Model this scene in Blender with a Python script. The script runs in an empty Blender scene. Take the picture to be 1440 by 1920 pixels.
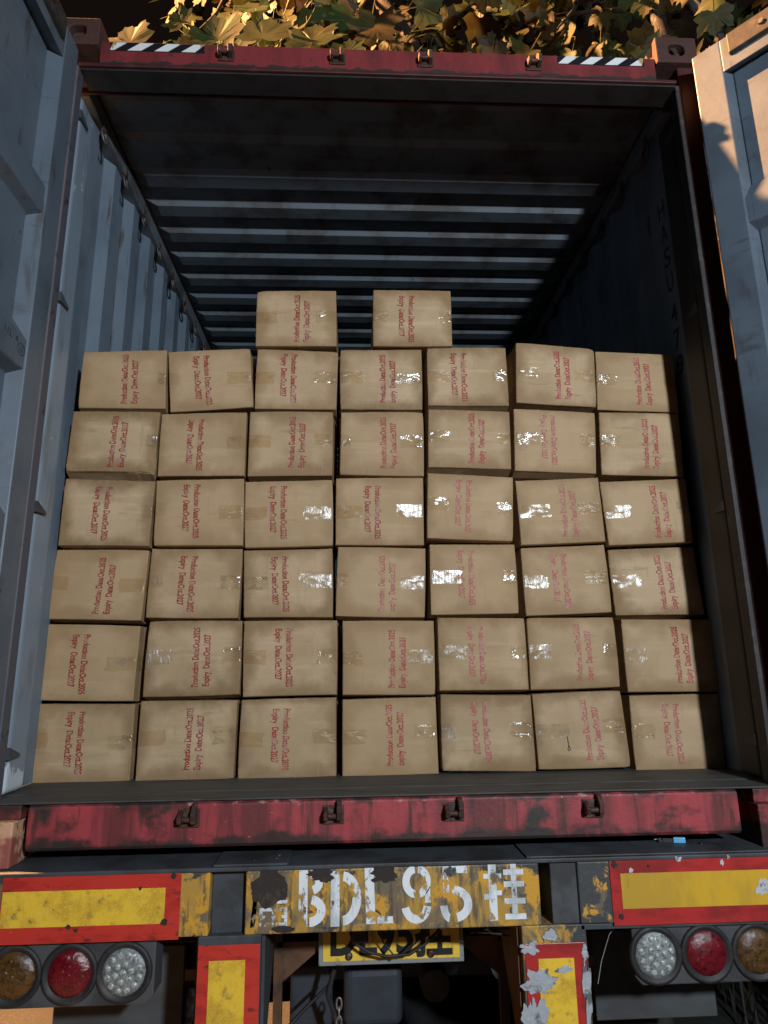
import bpy, bmesh, math, random
from mathutils import Vector, noise
S = bpy.context.scene
COL = S.collection
random.seed(7)
# ---------------------------------------------------------------- camera
# frame of reference: x across the container's open end, y into it, z = 0 at its underside
CX, CY, CZ, PITCH, YAW, ROLL, FPX = -0.119805, -2.014349, 0.523138, 0.2325149, 0.0490343, -0.0133951, 1223.523
cd = bpy.data.cameras.new('camera'); cam = bpy.data.objects.new('camera', cd); COL.objects.link(cam)
F = Vector((math.sin(YAW)*math.cos(PITCH), math.cos(YAW)*math.cos(PITCH), math.sin(PITCH)))
R0 = Vector((math.cos(YAW), -math.sin(YAW), 0)); U0 = R0.cross(F)
Rv = math.cos(ROLL)*R0 + math.sin(ROLL)*U0; Uv = -math.sin(ROLL)*R0 + math.cos(ROLL)*U0
from mathutils import Matrix
cam.matrix_world = Matrix(((Rv.x, Uv.x, -F.x, CX), (Rv.y, Uv.y, -F.y, CY), (Rv.z, Uv.z, -F.z, CZ), (0, 0, 0, 1)))
cd.sensor_fit = 'VERTICAL'; cd.sensor_height = 36; cd.lens = FPX/1920*36; cd.clip_start = .05; cd.clip_end = 500
S.camera = cam
# ---------------------------------------------------------------- night sky
w = bpy.data.worlds.new('World'); S.world = w; w.use_nodes = True
bg = w.node_tree.nodes['Background']; bg.inputs[0].default_value = (1.0, .62, .5, 1); bg.inputs[1].default_value = .0062
S.view_settings.view_transform = 'Standard'; S.view_settings.look = 'None'
S.view_settings.exposure = 0; S.view_settings.gamma = 1
# ---------------------------------------------------------------- lamps of the yard at night
def aim(o, t):
    o.rotation_euler = (Vector(t)-o.location).to_track_quat('-Z', 'Y').to_euler()
ld = bpy.data.lights.new('yard_floodlight', 'AREA'); ld.shape = 'DISK'; ld.size = .22; ld.energy = 212; ld.color = (.88, .95, 1.0)
lo = bpy.data.objects.new('yard_floodlight', ld); COL.objects.link(lo); lo.location = (1.46, -4.4, 1.9); aim(lo, (-.1, .3, 1.0))
sd = bpy.data.lights.new('street_light', 'SPOT'); sd.shadow_soft_size = .09; sd.energy = 40000; sd.color = (1.0, .45, .17)
so = bpy.data.objects.new('street_light', sd); COL.objects.link(so); so.location = (-6.8, 1.28, 7.85); sd.spot_size = math.radians(53); sd.spot_blend = .2; aim(so, (0, 1.5, 2.0))
try:
    S.cycles.max_bounces = 6; S.cycles.transparent_max_bounces = 16
    S.cycles.sample_clamp_indirect = 4; S.cycles.use_denoising = True
except Exception: pass

# ---------------------------------------------------------------- helpers
def tag(o, label=None, cat=None, group=None, kind=None):
    if label: o['label'] = label
    if cat: o['category'] = cat
    if group: o['group'] = group
    if kind: o['kind'] = kind
    return o
def empty(name, loc, label, cat, group=None):
    o = bpy.data.objects.new(name, None); COL.objects.link(o); o.location = loc; o.empty_display_size = .1
    return tag(o, label, cat, group)
class MB:
    def __init__(s): s.v = []; s.f = []; s.sm = []
    def add(s, vs, fs, smooth=False):
        n = len(s.v); s.v += [tuple(p) for p in vs]
        for f in fs: s.f.append([i+n for i in f]); s.sm.append(smooth)
    def box(s, x0, x1, y0, y1, z0, z1):
        s.add([(x0,y0,z0),(x1,y0,z0),(x1,y1,z0),(x0,y1,z0),(x0,y0,z1),(x1,y0,z1),(x1,y1,z1),(x0,y1,z1)],
              [(0,3,2,1),(4,5,6,7),(0,1,5,4),(1,2,6,5),(2,3,7,6),(3,0,4,7)])
    def prism(s, pts, axis, a, b):
        """closed outline pts (2-d) swept along axis from a to b"""
        def P(p, t):
            if axis == 'x': return (t, p[0], p[1])
            if axis == 'y': return (p[0], t, p[1])
            return (p[0], p[1], t)
        n = len(pts)
        s.add([P(p, a) for p in pts]+[P(p, b) for p in pts],
              [list(range(n))[::-1], list(range(n, 2*n))]+[(i, (i+1) % n, n+(i+1) % n, n+i) for i in range(n)])
    def cyl(s, p, q, r, n=16, r2=None, cap=True, smooth=True):
        p, q = Vector(p), Vector(q); d = (q-p).normalized(); a = d.orthogonal().normalized(); b = d.cross(a)
        r2 = r if r2 is None else r2
        vs = [p+r*(math.cos(2*math.pi*i/n)*a+math.sin(2*math.pi*i/n)*b) for i in range(n)]
        vs += [q+r2*(math.cos(2*math.pi*i/n)*a+math.sin(2*math.pi*i/n)*b) for i in range(n)]
        s.add(vs, [(i, (i+1) % n, n+(i+1) % n, n+i) for i in range(n)], smooth)
        if cap: s.add(vs, [list(range(n))[::-1], list(range(n, 2*n))])
    def tube(s, pts, r, n=8, radii=None, cap=True):
        pts = [Vector(p) for p in pts]; m = len(pts); prev = None; base = len(s.v); vs = []; fs = []
        for i, p in enumerate(pts):
            d = (pts[min(i+1, m-1)]-pts[max(i-1, 0)]).normalized()
            a = d.orthogonal().normalized() if prev is None else (prev-d*prev.dot(d)).normalized()
            prev = a; b = d.cross(a); rr = radii[i] if radii else r
            vs += [p+rr*(math.cos(2*math.pi*k/n)*a+math.sin(2*math.pi*k/n)*b) for k in range(n)]
        for i in range(m-1):
            fs += [(i*n+k, i*n+(k+1) % n, (i+1)*n+(k+1) % n, (i+1)*n+k) for k in range(n)]
        s.add(vs, fs, True)
        if cap: s.add(vs[:n]+vs[-n:], [list(range(n))[::-1], list(range(n, 2*n))])
    def lathe(s, prof, c, axis='y', n=32, smooth=True):
        """prof: (radius, along) pairs"""
        vs = []; m = len(prof)
        for r, t in prof:
            for k in range(n):
                a = 2*math.pi*k/n; u, v = r*math.cos(a), r*math.sin(a)
                vs.append((c[0]+u, c[1]+t, c[2]+v) if axis == 'y' else (c[0]+t, c[1]+u, c[2]+v))
        s.add(vs, [(i*n+k, (i+1)*n+k, (i+1)*n+(k+1) % n, i*n+(k+1) % n) for i in range(m-1) for k in range(n)], smooth)
    def obj(s, name, mat, parent=None, bevel=0, seg=2, loc=None, rot=None, flip=True):
        me = bpy.data.meshes.new(name); me.from_pydata(s.v, [], s.f)
        for p, sm in zip(me.polygons, s.sm): p.use_smooth = sm
        if flip:
            bm = bmesh.new(); bm.from_mesh(me); bmesh.ops.recalc_face_normals(bm, faces=bm.faces); bm.to_mesh(me); bm.free()
        me.materials.append(mat)
        o = bpy.data.objects.new(name, me); COL.objects.link(o)
        if parent is not None:
            o.parent = parent
            if parent.type == 'EMPTY': o.location = -parent.location
        if loc: o.location = loc
        if rot: o.rotation_euler = rot
        if bevel:
            b = o.modifiers.new('bevel', 'BEVEL'); b.width = bevel; b.segments = seg; b.limit_method = 'ANGLE'; b.angle_limit = .6
        return o

# ---------------------------------------------------------------- procedural materials
def newmat(name):
    m = bpy.data.materials.new(name); m.use_nodes = True; nt = m.node_tree; nt.nodes.clear()
    out = nt.nodes.new('ShaderNodeOutputMaterial'); b = nt.nodes.new('ShaderNodeBsdfPrincipled')
    nt.links.new(b.outputs[0], out.inputs[0]); return m, nt, b, out
def math_(nt, op, a, b=None, clamp=False):
    n = nt.nodes.new('ShaderNodeMath'); n.operation = op; n.use_clamp = clamp
    for i, x in enumerate((a, b)):
        if x is None: continue
        if isinstance(x, (int, float)): n.inputs[i].default_value = x
        else: nt.links.new(x, n.inputs[i])
    return n.outputs[0]
def coords(nt, rnd=False):
    tc = nt.nodes.new('ShaderNodeTexCoord'); src = tc.outputs['Object']
    if rnd:
        oi = nt.nodes.new('ShaderNodeObjectInfo'); k = math_(nt, 'MULTIPLY', oi.outputs['Random'], 37.0)
        va = nt.nodes.new('ShaderNodeVectorMath'); va.operation = 'ADD'; nt.links.new(src, va.inputs[0]); nt.links.new(k, va.inputs[1]); return va.outputs[0], src
    return src, src
def noise_(nt, co, scale, detail=6, rough=.55, dist=0):
    if isinstance(scale, (tuple, list)):
        mp = nt.nodes.new('ShaderNodeMapping'); mp.inputs['Scale'].default_value = scale; nt.links.new(co, mp.inputs[0]); co = mp.outputs[0]; scale = 1
    n = nt.nodes.new('ShaderNodeTexNoise'); n.inputs['Scale'].default_value = scale; n.inputs['Detail'].default_value = detail
    n.inputs['Roughness'].default_value = rough; n.inputs['Distortion'].default_value = dist
    nt.links.new(co, n.inputs['Vector']); return n.outputs['Fac']
def ramp(nt, fac, lo, hi):
    r = nt.nodes.new('ShaderNodeMapRange'); r.interpolation_type = 'SMOOTHSTEP'
    r.inputs['From Min'].default_value = lo; r.inputs['From Max'].default_value = hi; nt.links.new(fac, r.inputs['Value']); return r.outputs['Result']
def mixc(nt, fac, a, b):
    m = nt.nodes.new('ShaderNodeMix'); m.data_type = 'RGBA'
    if isinstance(fac, (int, float)): m.inputs['Factor'].default_value = fac
    else: nt.links.new(fac, m.inputs['Factor'])
    for k, x in ((6, a), (7, b)):
        if isinstance(x, tuple): m.inputs[k].default_value = (*x, 1)
        else: nt.links.new(x, m.inputs[k])
    return m.outputs[2]
def mixf(nt, fac, a, b):
    m = nt.nodes.new('ShaderNodeMix'); m.data_type = 'FLOAT'; nt.links.new(fac, m.inputs[0])
    for k, x in ((2, a), (3, b)):
        if isinstance(x, (int, float)): m.inputs[k].default_value = x
        else: nt.links.new(x, m.inputs[k])
    return m.outputs[0]
def surf(name, base, layers=(), rough=.5, metal=0, bump=None, rnd=False, spec=.5, ret=False):
    """layers: dict(c, s, d, lo, hi, r, ds, grad=[(axis, v0, v1, weight)...]) painted one over the other"""
    m, nt, b, out = newmat(name); co, raw = coords(nt, rnd); col = base; rg = rough
    sep = None
    for L in layers:
        f = noise_(nt, co, L.get('s', 5), L.get('d', 6), L.get('ro', .6), L.get('ds', 0))
        for ax, v0, v1, wt in L.get('grad', ()):
            if sep is None:
                sep = nt.nodes.new('ShaderNodeSeparateXYZ'); nt.links.new(raw, sep.inputs[0])
            g = ramp(nt, sep.outputs[ax], v0, v1); f = math_(nt, 'ADD', f, math_(nt, 'MULTIPLY', g, wt))
        if 'attr' in L:
            at = nt.nodes.new('ShaderNodeAttribute'); at.attribute_name = L['attr'][0]
            f = math_(nt, 'ADD', f, math_(nt, 'MULTIPLY', at.outputs['Fac'], L['attr'][1]))
        k = ramp(nt, f, L['lo'], L['hi'])
        if L.get('k', 1) != 1: k = math_(nt, 'MULTIPLY', k, L['k'])
        col = mixc(nt, k, col, L['c'])
        if 'r' in L: rg = mixf(nt, k, rg, L['r'])
    if isinstance(col, tuple): b.inputs['Base Color'].default_value = (*col, 1)
    else: nt.links.new(col, b.inputs['Base Color'])
    if isinstance(rg, (int, float)): b.inputs['Roughness'].default_value = rg
    else: nt.links.new(rg, b.inputs['Roughness'])
    b.inputs['Metallic'].default_value = metal; b.inputs['Specular IOR Level'].default_value = spec
    if bump:
        h = None
        for s_, a_ in bump:
            n = math_(nt, 'MULTIPLY', noise_(nt, co, s_, 5), a_)
            h = n if h is None else math_(nt, 'ADD', h, n)
        bn = nt.nodes.new('ShaderNodeBump'); bn.inputs['Strength'].default_value = 1; bn.inputs['Distance'].default_value = .01
        nt.links.new(h, bn.inputs['Height']); nt.links.new(bn.outputs[0], b.inputs['Normal'])
    return (m, nt, b, out, co) if ret else m
def chipped(mt, scale, lo, hi, detail=8, extra=None):
    """let paint flake off: where the noise is high the surface is missing"""
    m, nt, b, out, co = mt
    f = noise_(nt, co, scale, detail, .65)
    if extra is not None: f = math_(nt, 'ADD', f, math_(nt, 'MULTIPLY', noise_(nt, co, extra[0], 3), extra[1]))
    k = ramp(nt, f, lo, hi)
    t = nt.nodes.new('ShaderNodeBsdfTransparent'); mx = nt.nodes.new('ShaderNodeMixShader')
    nt.links.new(k, mx.inputs[0]); nt.links.new(b.outputs[0], mx.inputs[1]); nt.links.new(t.outputs[0], mx.inputs[2]); nt.links.new(mx.outputs[0], out.inputs[0])
    return m

RUST = (.07, .03, .018); GRIME = (.03, .026, .024); BLACKD = (.012, .012, .013)
M = {}
M['red_header'] = surf('red_container_paint', (.21, .028, .032),
    [dict(c=(.12, .019, .022), s=(9, 9, 2), lo=.42, hi=.66), dict(c=RUST, s=34, lo=.575, hi=.70, d=8), dict(c=(.05, .018, .016), s=(55, 55, 5), lo=.58, hi=.72, k=.75),
     dict(c=GRIME, s=(13, 13, 26), lo=.62, hi=.70, grad=[(2, 2.745, 2.70, .34)], d=6),
     dict(c=(.14, .05, .05), s=(60, 60, 8), lo=.66, hi=.76)], rough=.55, bump=[(60, .05), (9, .25)])
M['red_sill'] = surf('red_sill_paint', (.37, .05, .06),
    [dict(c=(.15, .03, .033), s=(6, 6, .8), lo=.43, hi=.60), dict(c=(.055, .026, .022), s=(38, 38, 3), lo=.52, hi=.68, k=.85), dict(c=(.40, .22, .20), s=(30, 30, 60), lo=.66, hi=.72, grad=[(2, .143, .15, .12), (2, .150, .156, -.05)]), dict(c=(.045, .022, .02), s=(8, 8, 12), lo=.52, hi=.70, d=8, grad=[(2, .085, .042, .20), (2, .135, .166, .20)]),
     dict(c=GRIME, s=(4, 4, 3), lo=.60, hi=.72, d=7, grad=[(0, -.88, -1.03, .17), (2, .07, .04, .08)]), dict(c=(.05, .02, .02), s=(46, 46, 9), lo=.62, hi=.74),
     dict(c=(.5, .2, .2), s=(150, 150, 40), lo=.76, hi=.79)], rough=.5, bump=[(60, .07), (6, .5)])
M['red_post'] = surf('shade_darkened_red_paint', (.05, .008, .009), [dict(c=RUST, s=9, lo=.5, hi=.7)], rough=.6, bump=[(40, .1)])  # container red taken near black, the door posts' shade is in the colour
M['casting'] = surf('rusty_casting_steel', (.05, .024, .024), [dict(c=(.06, .025, .02), s=18, lo=.4, hi=.6), dict(c=(.22, .11, .08), s=40, lo=.66, hi=.75)], rough=.75, bump=[(50, .2), (14, .4)])
M['casting_lamplit'] = surf('worn_casting_lamplight_painted', (.62, .36, .22), [dict(c=(.10, .05, .035), s=26, lo=.55, hi=.62, ds=1), dict(c=(.30, .09, .07), s=9, lo=.5, hi=.62), dict(c=(.03, .02, .018), s=(20, 20, 8), lo=.72, hi=.78, grad=[(0, -1.085, -1.06, .2)])], rough=.65, bump=[(40, .2)])  # orange lamplight put into the base colour, dark and red spots over it
M['grey_in'] = surf('grey_interior_paint', (.15, .20, .26),
    [dict(c=(.11, .15, .20), s=2.4, lo=.42, hi=.62), dict(c=(.07, .085, .10), s=(14, 14, 5), lo=.62, hi=.74), dict(c=(.05, .05, .055), s=(22, 22, 11), lo=.71, hi=.76, d=9),
     dict(c=(.08, .06, .055), s=(20, 20, 3), lo=.60, hi=.70, k=.8), dict(c=(.26, .32, .38), s=(40, 40, 16), lo=.74, hi=.78)], rough=.5, bump=[(3, .5), (40, .03)])
M['grey_tube'] = surf('grey_post_paint', (.19, .25, .32), [dict(c=(.13, .17, .21), s=(14, 14, 3), lo=.5, hi=.68), dict(c=(.5, .58, .66), s=(16, 16, 9), lo=.66, hi=.7, grad=[(2, .33, .18, .22)]), dict(c=(.07, .06, .06), s=30, lo=.7, hi=.75)], rough=.36, bump=[(30, .05)])
M['grey_door'] = surf('grey_door_paint', (.092, .124, .162),
    [dict(c=(.062, .084, .112), s=2.2, lo=.4, hi=.65), dict(c=(.06, .072, .09), s=(5, 5, 12), lo=.6, hi=.75), dict(c=(.05, .055, .065), s=(3, 9, 40), lo=.60, hi=.72, d=8, k=.6), dict(c=(.03, .03, .035), s=22, lo=.70, hi=.735, d=9), dict(c=(.055, .05, .055), s=(20, 20, 3), lo=.60, hi=.72, k=.7), dict(c=(.25, .28, .30), s=(70, 70, 20), lo=.73, hi=.77)], rough=.42, bump=[(2.2, .6), (60, .025)])
M['roof'] = surf('grey_roof_paint', (.13, .16, .19), [dict(c=(.075, .075, .075), s=5, lo=.45, hi=.65), dict(c=(.05, .037, .03), s=18, lo=.64, hi=.75)], rough=.5, bump=[(4, .3)])
M['rubber'] = surf('black_rubber', (.018, .018, .02), [dict(c=(.05, .045, .045), s=20, lo=.5, hi=.7)], rough=.6, bump=[(30, .1)])
M['gasket_red'] = surf('dirty_red_seal', (.07, .074, .095), [dict(c=(.16, .03, .035), s=(12, 12, 6), lo=.66, hi=.71), dict(c=(.03, .02, .02), s=20, lo=.6, hi=.7)], rough=.6)
M['floor'] = surf('scuffed_dark_floor', (.055, .06, .063), [dict(c=(.035, .033, .03), s=(5, 30, 5), lo=.45, hi=.65), dict(c=(.09, .09, .09), s=(10, 70, 10), lo=.62, hi=.72)], rough=.65, bump=[(60, .1)])
M['steel'] = surf('bare_dirty_steel', (.13, .12, .115), [dict(c=RUST, s=30, lo=.45, hi=.6)], rough=.5, metal=.5, bump=[(60, .1)])
M['dark_steel'] = surf('dark_chassis_steel', (.055, .066, .078), [dict(c=(.03, .03, .032), s=6, lo=.4, hi=.65), dict(c=(.12, .13, .14), s=(20, 60, 60), lo=.66, hi=.76), dict(c=(.16, .17, .18), s=120, lo=.74, hi=.8)], rough=.6, bump=[(50, .12)])
M['box_panel'] = surf('dark_lamp_housing', (.07, .075, .082), [dict(c=(.035, .036, .04), s=7, lo=.42, hi=.6), dict(c=(.13, .13, .13), s=(50, 50, 20), lo=.66, hi=.78)], rough=.55, bump=[(80, .05)])
M['brown_steel'] = surf('brown_chassis_paint', (.14, .065, .03), [dict(c=(.05, .03, .02), s=8, lo=.42, hi=.6)], rough=.6, bump=[(30, .1)])
M['flap'] = surf('grey_mud_flap', (.075, .085, .09), [dict(c=(.05, .05, .05), s=(3, 3, 9), lo=.4, hi=.7)], rough=.7)
M['ground'] = surf('yard_asphalt', (.032, .034, .036), [dict(c=(.07, .072, .072), s=60, lo=.5, hi=.7), dict(c=(.03, .03, .03), s=1.2, lo=.4, hi=.6), dict(c=(.2, .19, .17), s=220, lo=.68, hi=.75)], rough=.8, bump=[(120, .5)])
M['bark'] = surf('dark_bark', (.02, .015, .012), [dict(c=(.03, .024, .02), s=(14, 14, 4), lo=.5, hi=.65)], rough=.85, bump=[((40, 40, 12), .7)])
M['mottled_bark'] = surf('mottled_pale_bark', (.022, .018, .015), [dict(c=(.09, .10, .11), s=(11, 11, 6), lo=.50, hi=.53, ds=.6), dict(c=(.05, .04, .03), s=(20, 20, 9), lo=.62, hi=.68)], rough=.75, bump=[(25, .3)])
# ================================================================ the shipping container
def flat_text(body, width=None, height=None, bold=0, mid=False):
    """outlines of a line of lettering, first letter at the origin, in the x-y plane -> (verts, faces)"""
    c = bpy.data.curves.new('t', 'FONT'); c.body = body; c.offset = bold; c.resolution_u = 3
    o = bpy.data.objects.new('t', c); COL.objects.link(o)
    dg = bpy.context.evaluated_depsgraph_get(); me = o.evaluated_get(dg).to_mesh()
    v = [list(p.co) for p in me.vertices]; f = [list(p.vertices) for p in me.polygons]
    o.evaluated_get(dg).to_mesh_clear(); bpy.data.objects.remove(o); bpy.data.curves.remove(c)
    x0 = min(p[0] for p in v); x1 = max(p[0] for p in v); cap = .72
    sx = width/(x1-x0) if width else 1; sy = height/cap if height else sx
    if mid: x0 = (x0+x1)/2
    return [((p[0]-x0)*sx, p[1]*sy) for p in v], f
ink = surf('black_marking', (.012, .012, .014), rough=.6)

C = empty('shipping_container', (0, 6, 0), 'open red high-cube shipping container with grey interior, loaded on the trailer', 'shipping container')
LEN = 12.0
def casting(cx, z0, mat, y0=-.02, hole=(.032, .028)):
    m = MB(); hw, hh = .081, .059; cz = z0+hh; n = 24
    rect, oval = [], []
    for i in range(n):
        a = 2*math.pi*(i+.5)/n; c, s = math.cos(a), math.sin(a); t = min(hw/abs(c) if c else 9, hh/abs(s) if s else 9)
        rect.append((c*t, s*t)); oval.append((hole[0]*abs(c)**.7*(1 if c > 0 else -1), hole[1]*abs(s)**.7*(1 if s > 0 else -1)))
    # move the outline points nearest the corners onto them
    for sx in (-1, 1):
        for sz in (-1, 1):
            k = min(range(n), key=lambda i: (rect[i][0]-sx*hw)**2+(rect[i][1]-sz*hh)**2); rect[k] = (sx*hw, sz*hh)
    V = [(cx+x, y0, cz+z) for x, z in rect]+[(cx+x, y0, cz+z) for x, z in oval]+[(cx+x*.95, y0+.035, cz+z*.95) for x, z in oval]
    V += [(cx+x, y0+.178, cz+z) for x, z in rect]
    fs = []
    for i in range(n):
        j = (i+1) % n
        fs += [(i, j, n+j, n+i), (n+i, n+j, 2*n+j, 2*n+i), (j, i, 3*n+i, 3*n+j)]
    fs += [list(range(2*n, 3*n)), list(range(3*n, 4*n))]
    m.add(V, fs); return m.obj('corner_casting', mat, C, bevel=.004)
M['right_post'] = surf('shade_darkened_grey_paint', (.026, .024, .024), [dict(c=(.015, .013, .012), s=(12, 12, 3), lo=.45, hi=.65)], rough=.6)  # shade of the right post and header underside put into the colour
casting(-1.138, 2.778, M['casting']); casting(1.138, 2.778, M['casting'])
casting(-1.138, 0, M['casting_lamplit']); casting(1.138, 0, M['red_sill'])
for s in (-1, 1):
    m = MB(); x0, x1 = sorted((s*1.142, s*1.205)); m.box(x0, x1, 0, .068, .119, 2.777); m.obj('corner_post', M['red_post'], C, bevel=.006)
    m = MB(); x0, x1 = sorted((s*1.139, s*1.186)); m.box(x0, x1, .072, .202, .168, 2.645 if s < 0 else 2.645)
    t = m.obj('lashing_post', M['grey_tube'] if s < 0 else M['right_post'], C, bevel=.02, seg=4)
    for z in (.27, 1.02, 1.77, 2.53):
        m = MB(); m.prism([(.062, z), (.062, z+.035), (.125, z+.012), (.13, z+.004)], 'x', *sorted((s*1.128, s*1.1415))); m.obj('cleat', M['dark_steel'], t)
m = MB(); m.box(-1.1415, -1.122, -.012, .035, .17, 2.69); m.obj('door_seal', M['gasket_red'], C, bevel=.004)
m = MB(); m.box(1.124, 1.1415, .0, .05, .17, 2.69); m.obj('door_seal', M['rubber'], C, bevel=.004)
# header above the doorway
m = MB(); m.prism([(0, 2.704), (0, 2.812), (.012, 2.822), (.12, 2.822), (.12, 2.704)], 'x', -1.056, 1.056)
H = m.obj('door_header', M['red_header'], C, bevel=.003)
m = MB(); m.box(-1.127, 1.127, -.012, .03, 2.688, 2.703); m.obj('lip', M['red_post'], H, bevel=.003)
m = MB(); m.box(-1.125, 1.125, .0, .092, 2.681, 2.6875); m.obj('header_lining', M['right_post'], H); m = MB(); m.box(-1.219, 1.219, .121, .128, 2.70, 2.84); m.obj('header_back', M['red_post'], H)
def keeper(x, z, par, k=1.0, lean=0):
    m = MB(); m.box(x-.030*k, x+.030*k, -.006, .001, z-.028*k, z+.022*k)
    m.prism([(-.005, z-.02*k), (-.034*k, z-.014*k), (-.038*k, z+.004*k), (-.005, z+.02*k)], 'x', x-.027*k, x-.015*k)
    m.prism([(-.005, z-.02*k), (-.034*k, z-.014*k), (-.04*k, z+.012*k), (-.02, z+.036*k), (-.005, z+.038*k)], 'x', x+.010*k, x+.024*k)
    m.cyl((x-.014*k, -.022, z-.004), (x+.011*k, -.022, z-.004), .008*k, 10)
    o = m.obj('cam_keeper', M['keeper'], par, bevel=.002)
M['keeper'] = surf('rusty_keeper_steel', (.05, .025, .02), [dict(c=(.12, .05, .035), s=40, lo=.5, hi=.65), dict(c=(.16, .15, .14), s=60, lo=.7, hi=.78)], rough=.6, metal=.2, bump=[(50, .3)])
for x in (-.59, -.174, .159, .577): keeper(x, 2.764, H)
hz_w = surf('white_sticker', (.72, .76, .78), [dict(c=(.4, .3, .12), s=(30, 30, 14), lo=.60, hi=.68, grad=[(0, -.97, -1.02, .16), (0, .93, 1.0, .12)]), dict(c=(.08, .03, .03), s=(60, 60, 30), lo=.68, hi=.72)], rough=.35)
hz_b = surf('black_sticker', (.012, .013, .018), [dict(c=(.12, .06, .04), s=60, lo=.68, hi=.74)], rough=.35)
for x0, x1, z0, z1 in ((-1.02, -.673, 2.770, 2.807), (.672, 1.012, 2.772, 2.809)):
    m = MB(); m.box(x0, x1, -.002, .001, z0, z1); hb = m.obj('hazard_sticker', hz_b, H)
    m = MB(); p = (x1-x0)/3.5
    for i in range(4):
        a = x0+i*p-(.035 if x0 < 0 else .01)
        pts = [(a, z0+.001), (a+p*.5, z0+.001), (a+p*.5+.045, z1-.001), (a+.045, z1-.001)]
        pts = [(min(max(x, x0+.001), x1-.001), z) for x, z in pts]
        if pts[1][0]-pts[0][0] > .002 or pts[2][0]-pts[3][0] > .002: m.prism(pts, 'y', -.0035, -.0021)
    m.obj('white_stripes', hz_w, hb)
# sill below the doorway
m = MB(); m.prism([(0, .046), (0, .150), (.012, .158), (.12, .158), (.12, .034), (.006, .036)], 'x', -1.03, 1.012)
D = m.obj('door_sill', M['red_sill'], C, bevel=.004, seg=3)
for v in D.data.vertices: pass
m = MB(); m.box(-1.19, 1.19, .0, .12, .1585, .1635); m.obj('sill_plate', M['floor'], D, bevel=.002)
m = MB(); m.box(-1.02, 1.0, .03, .14, .048, .15); m.obj('sill_backing', M['rubber'], D)
for a, b in ((1.06, 1.2), (-1.2, -1.05)): m = MB(); m.box(a, b, .002, .07, .119, .157); m.obj('sill_end', M['red_sill'], D, bevel=.003)
for x in (-.583, -.177, .168, .573): keeper(x, .118, D, 1.0)
# floor, walls, roof, front wall
m = MB(); m.box(-1.19, 1.19, .121, LEN-.01, .11, .165); m.obj('floor', M['floor'], C)
def wall(s):
    pr = []; y = .203; pr = [(y, 1.192), (.235, 1.192), (.27, 1.178)]; y = .27
    while y < LEN-.3:
        pr += [(y+.072, 1.178), (y+.122, 1.211), (y+.206, 1.211), (y+.256, 1.178)]; y += .256
    m = MB(); vs = []; zs = (.166, 1.0, 2.0, 2.72)
    for yy, xx in pr: vs += [(s*xx, yy, z) for z in zs]
    k = len(zs); m.add(vs, [(i*k+j, (i+1)*k+j, (i+1)*k+j+1, i*k+j+1) for i in range(len(pr)-1) for j in range(k-1)])
    o = m.obj('side_wall', M['grey_in'], C, flip=False)
    sd = o.modifiers.new('sheet', 'SOLIDIFY'); sd.thickness = .002; sd.offset = 0
    return o
WL = wall(-1); WR = wall(1)
m = MB()
for s in (-1, 1):
    m = MB(); m.box(*sorted((s*1.152, s*1.218)), .16, LEN-.02, 2.722, 2.797); tr = m.obj('top_rail', M['roof'], C, bevel=.006)
    y = .31
    while y < 6:
        m = MB(); n = 16; ring = []
        for i in range(n):
            a = 2*math.pi*i/n; ring.append((s*(1.146+.006*math.sin(a)), y+.024*math.cos(a), 2.675+.034*math.sin(a)))
        m.tube(ring+[ring[0]], .0048, 6, cap=False); m.box(*sorted((s*1.143, s*1.153)), y-.012, y+.012, 2.70, 2.735)
        r = m.obj('lashing_ring', M['steel'], tr); y += .262 if y < 1 else .27
nx = 40; m = MB(); ys = [.15, .33, .62, .66]; zs = [2.80, 2.80, 2.80, 2.806]
y = .846
prof = [(.13, 0)]
y = .2105
while y < LEN-.3:
    prof += [(y, .002), (y+.022, -.024), (y+.098, -.024), (y+.125, .002)]; y += .2085
vs = []; 
for yy, dz in prof:
    for i in range(nx+1):
        x = -1.152+2.304*i/nx; e = min(1, (1.152-abs(x))/.055); e = e*e*(3-2*e)
        vs.append((x, yy-(1-e)*(0 if dz > -.01 else .0), 2.806+dz*e))
m.add(vs, [(a*(nx+1)+i, a*(nx+1)+i+1, (a+1)*(nx+1)+i+1, (a+1)*(nx+1)+i) for a in range(len(prof)-1) for i in range(nx)])
RF = m.obj('roof', M['roof'], C, flip=False); sd = RF.modifiers.new('sheet', 'SOLIDIFY'); sd.thickness = .002; sd.offset = 1
m = MB(); m.box(-1.218, 1.218, .12, LEN, 2.834, 2.84); m.obj('roof_skin', M['red_post'], RF)
for s in (-1, 1): m = MB(); m.box(*sorted((s*1.15, s*1.2175)), .129, LEN, 2.7975, 2.8335); m.obj('roof_edge', M['red_post'], RF)
m = MB(); m.box(-1.219, 1.219, LEN, LEN+.05, 0, 2.84); m.obj('front_wall', M['grey_in'], C)
for s in (-1, 1):
    m = MB(); m.box(*sorted((s*1.2125, s*1.219)), .16, LEN, .0, .16); m.obj('bottom_rail', M['red_post'], C)
# container number on the right wall, letters one below the other
m = MB(); zz = 2.445
for ch in 'HASU 479':
    zz -= .112 if ch != ' ' else .03
    if ch == ' ': m.obj('number_marking', ink, WR, flip=False); m = MB(); continue
    v, f = flat_text(ch, .052, .085, bold=.012, mid=True)
    m.add([(1.1768, .306-x, zz+y) for x, y in v], f)
m.obj('number_marking', ink, WR, flip=False)

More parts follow.
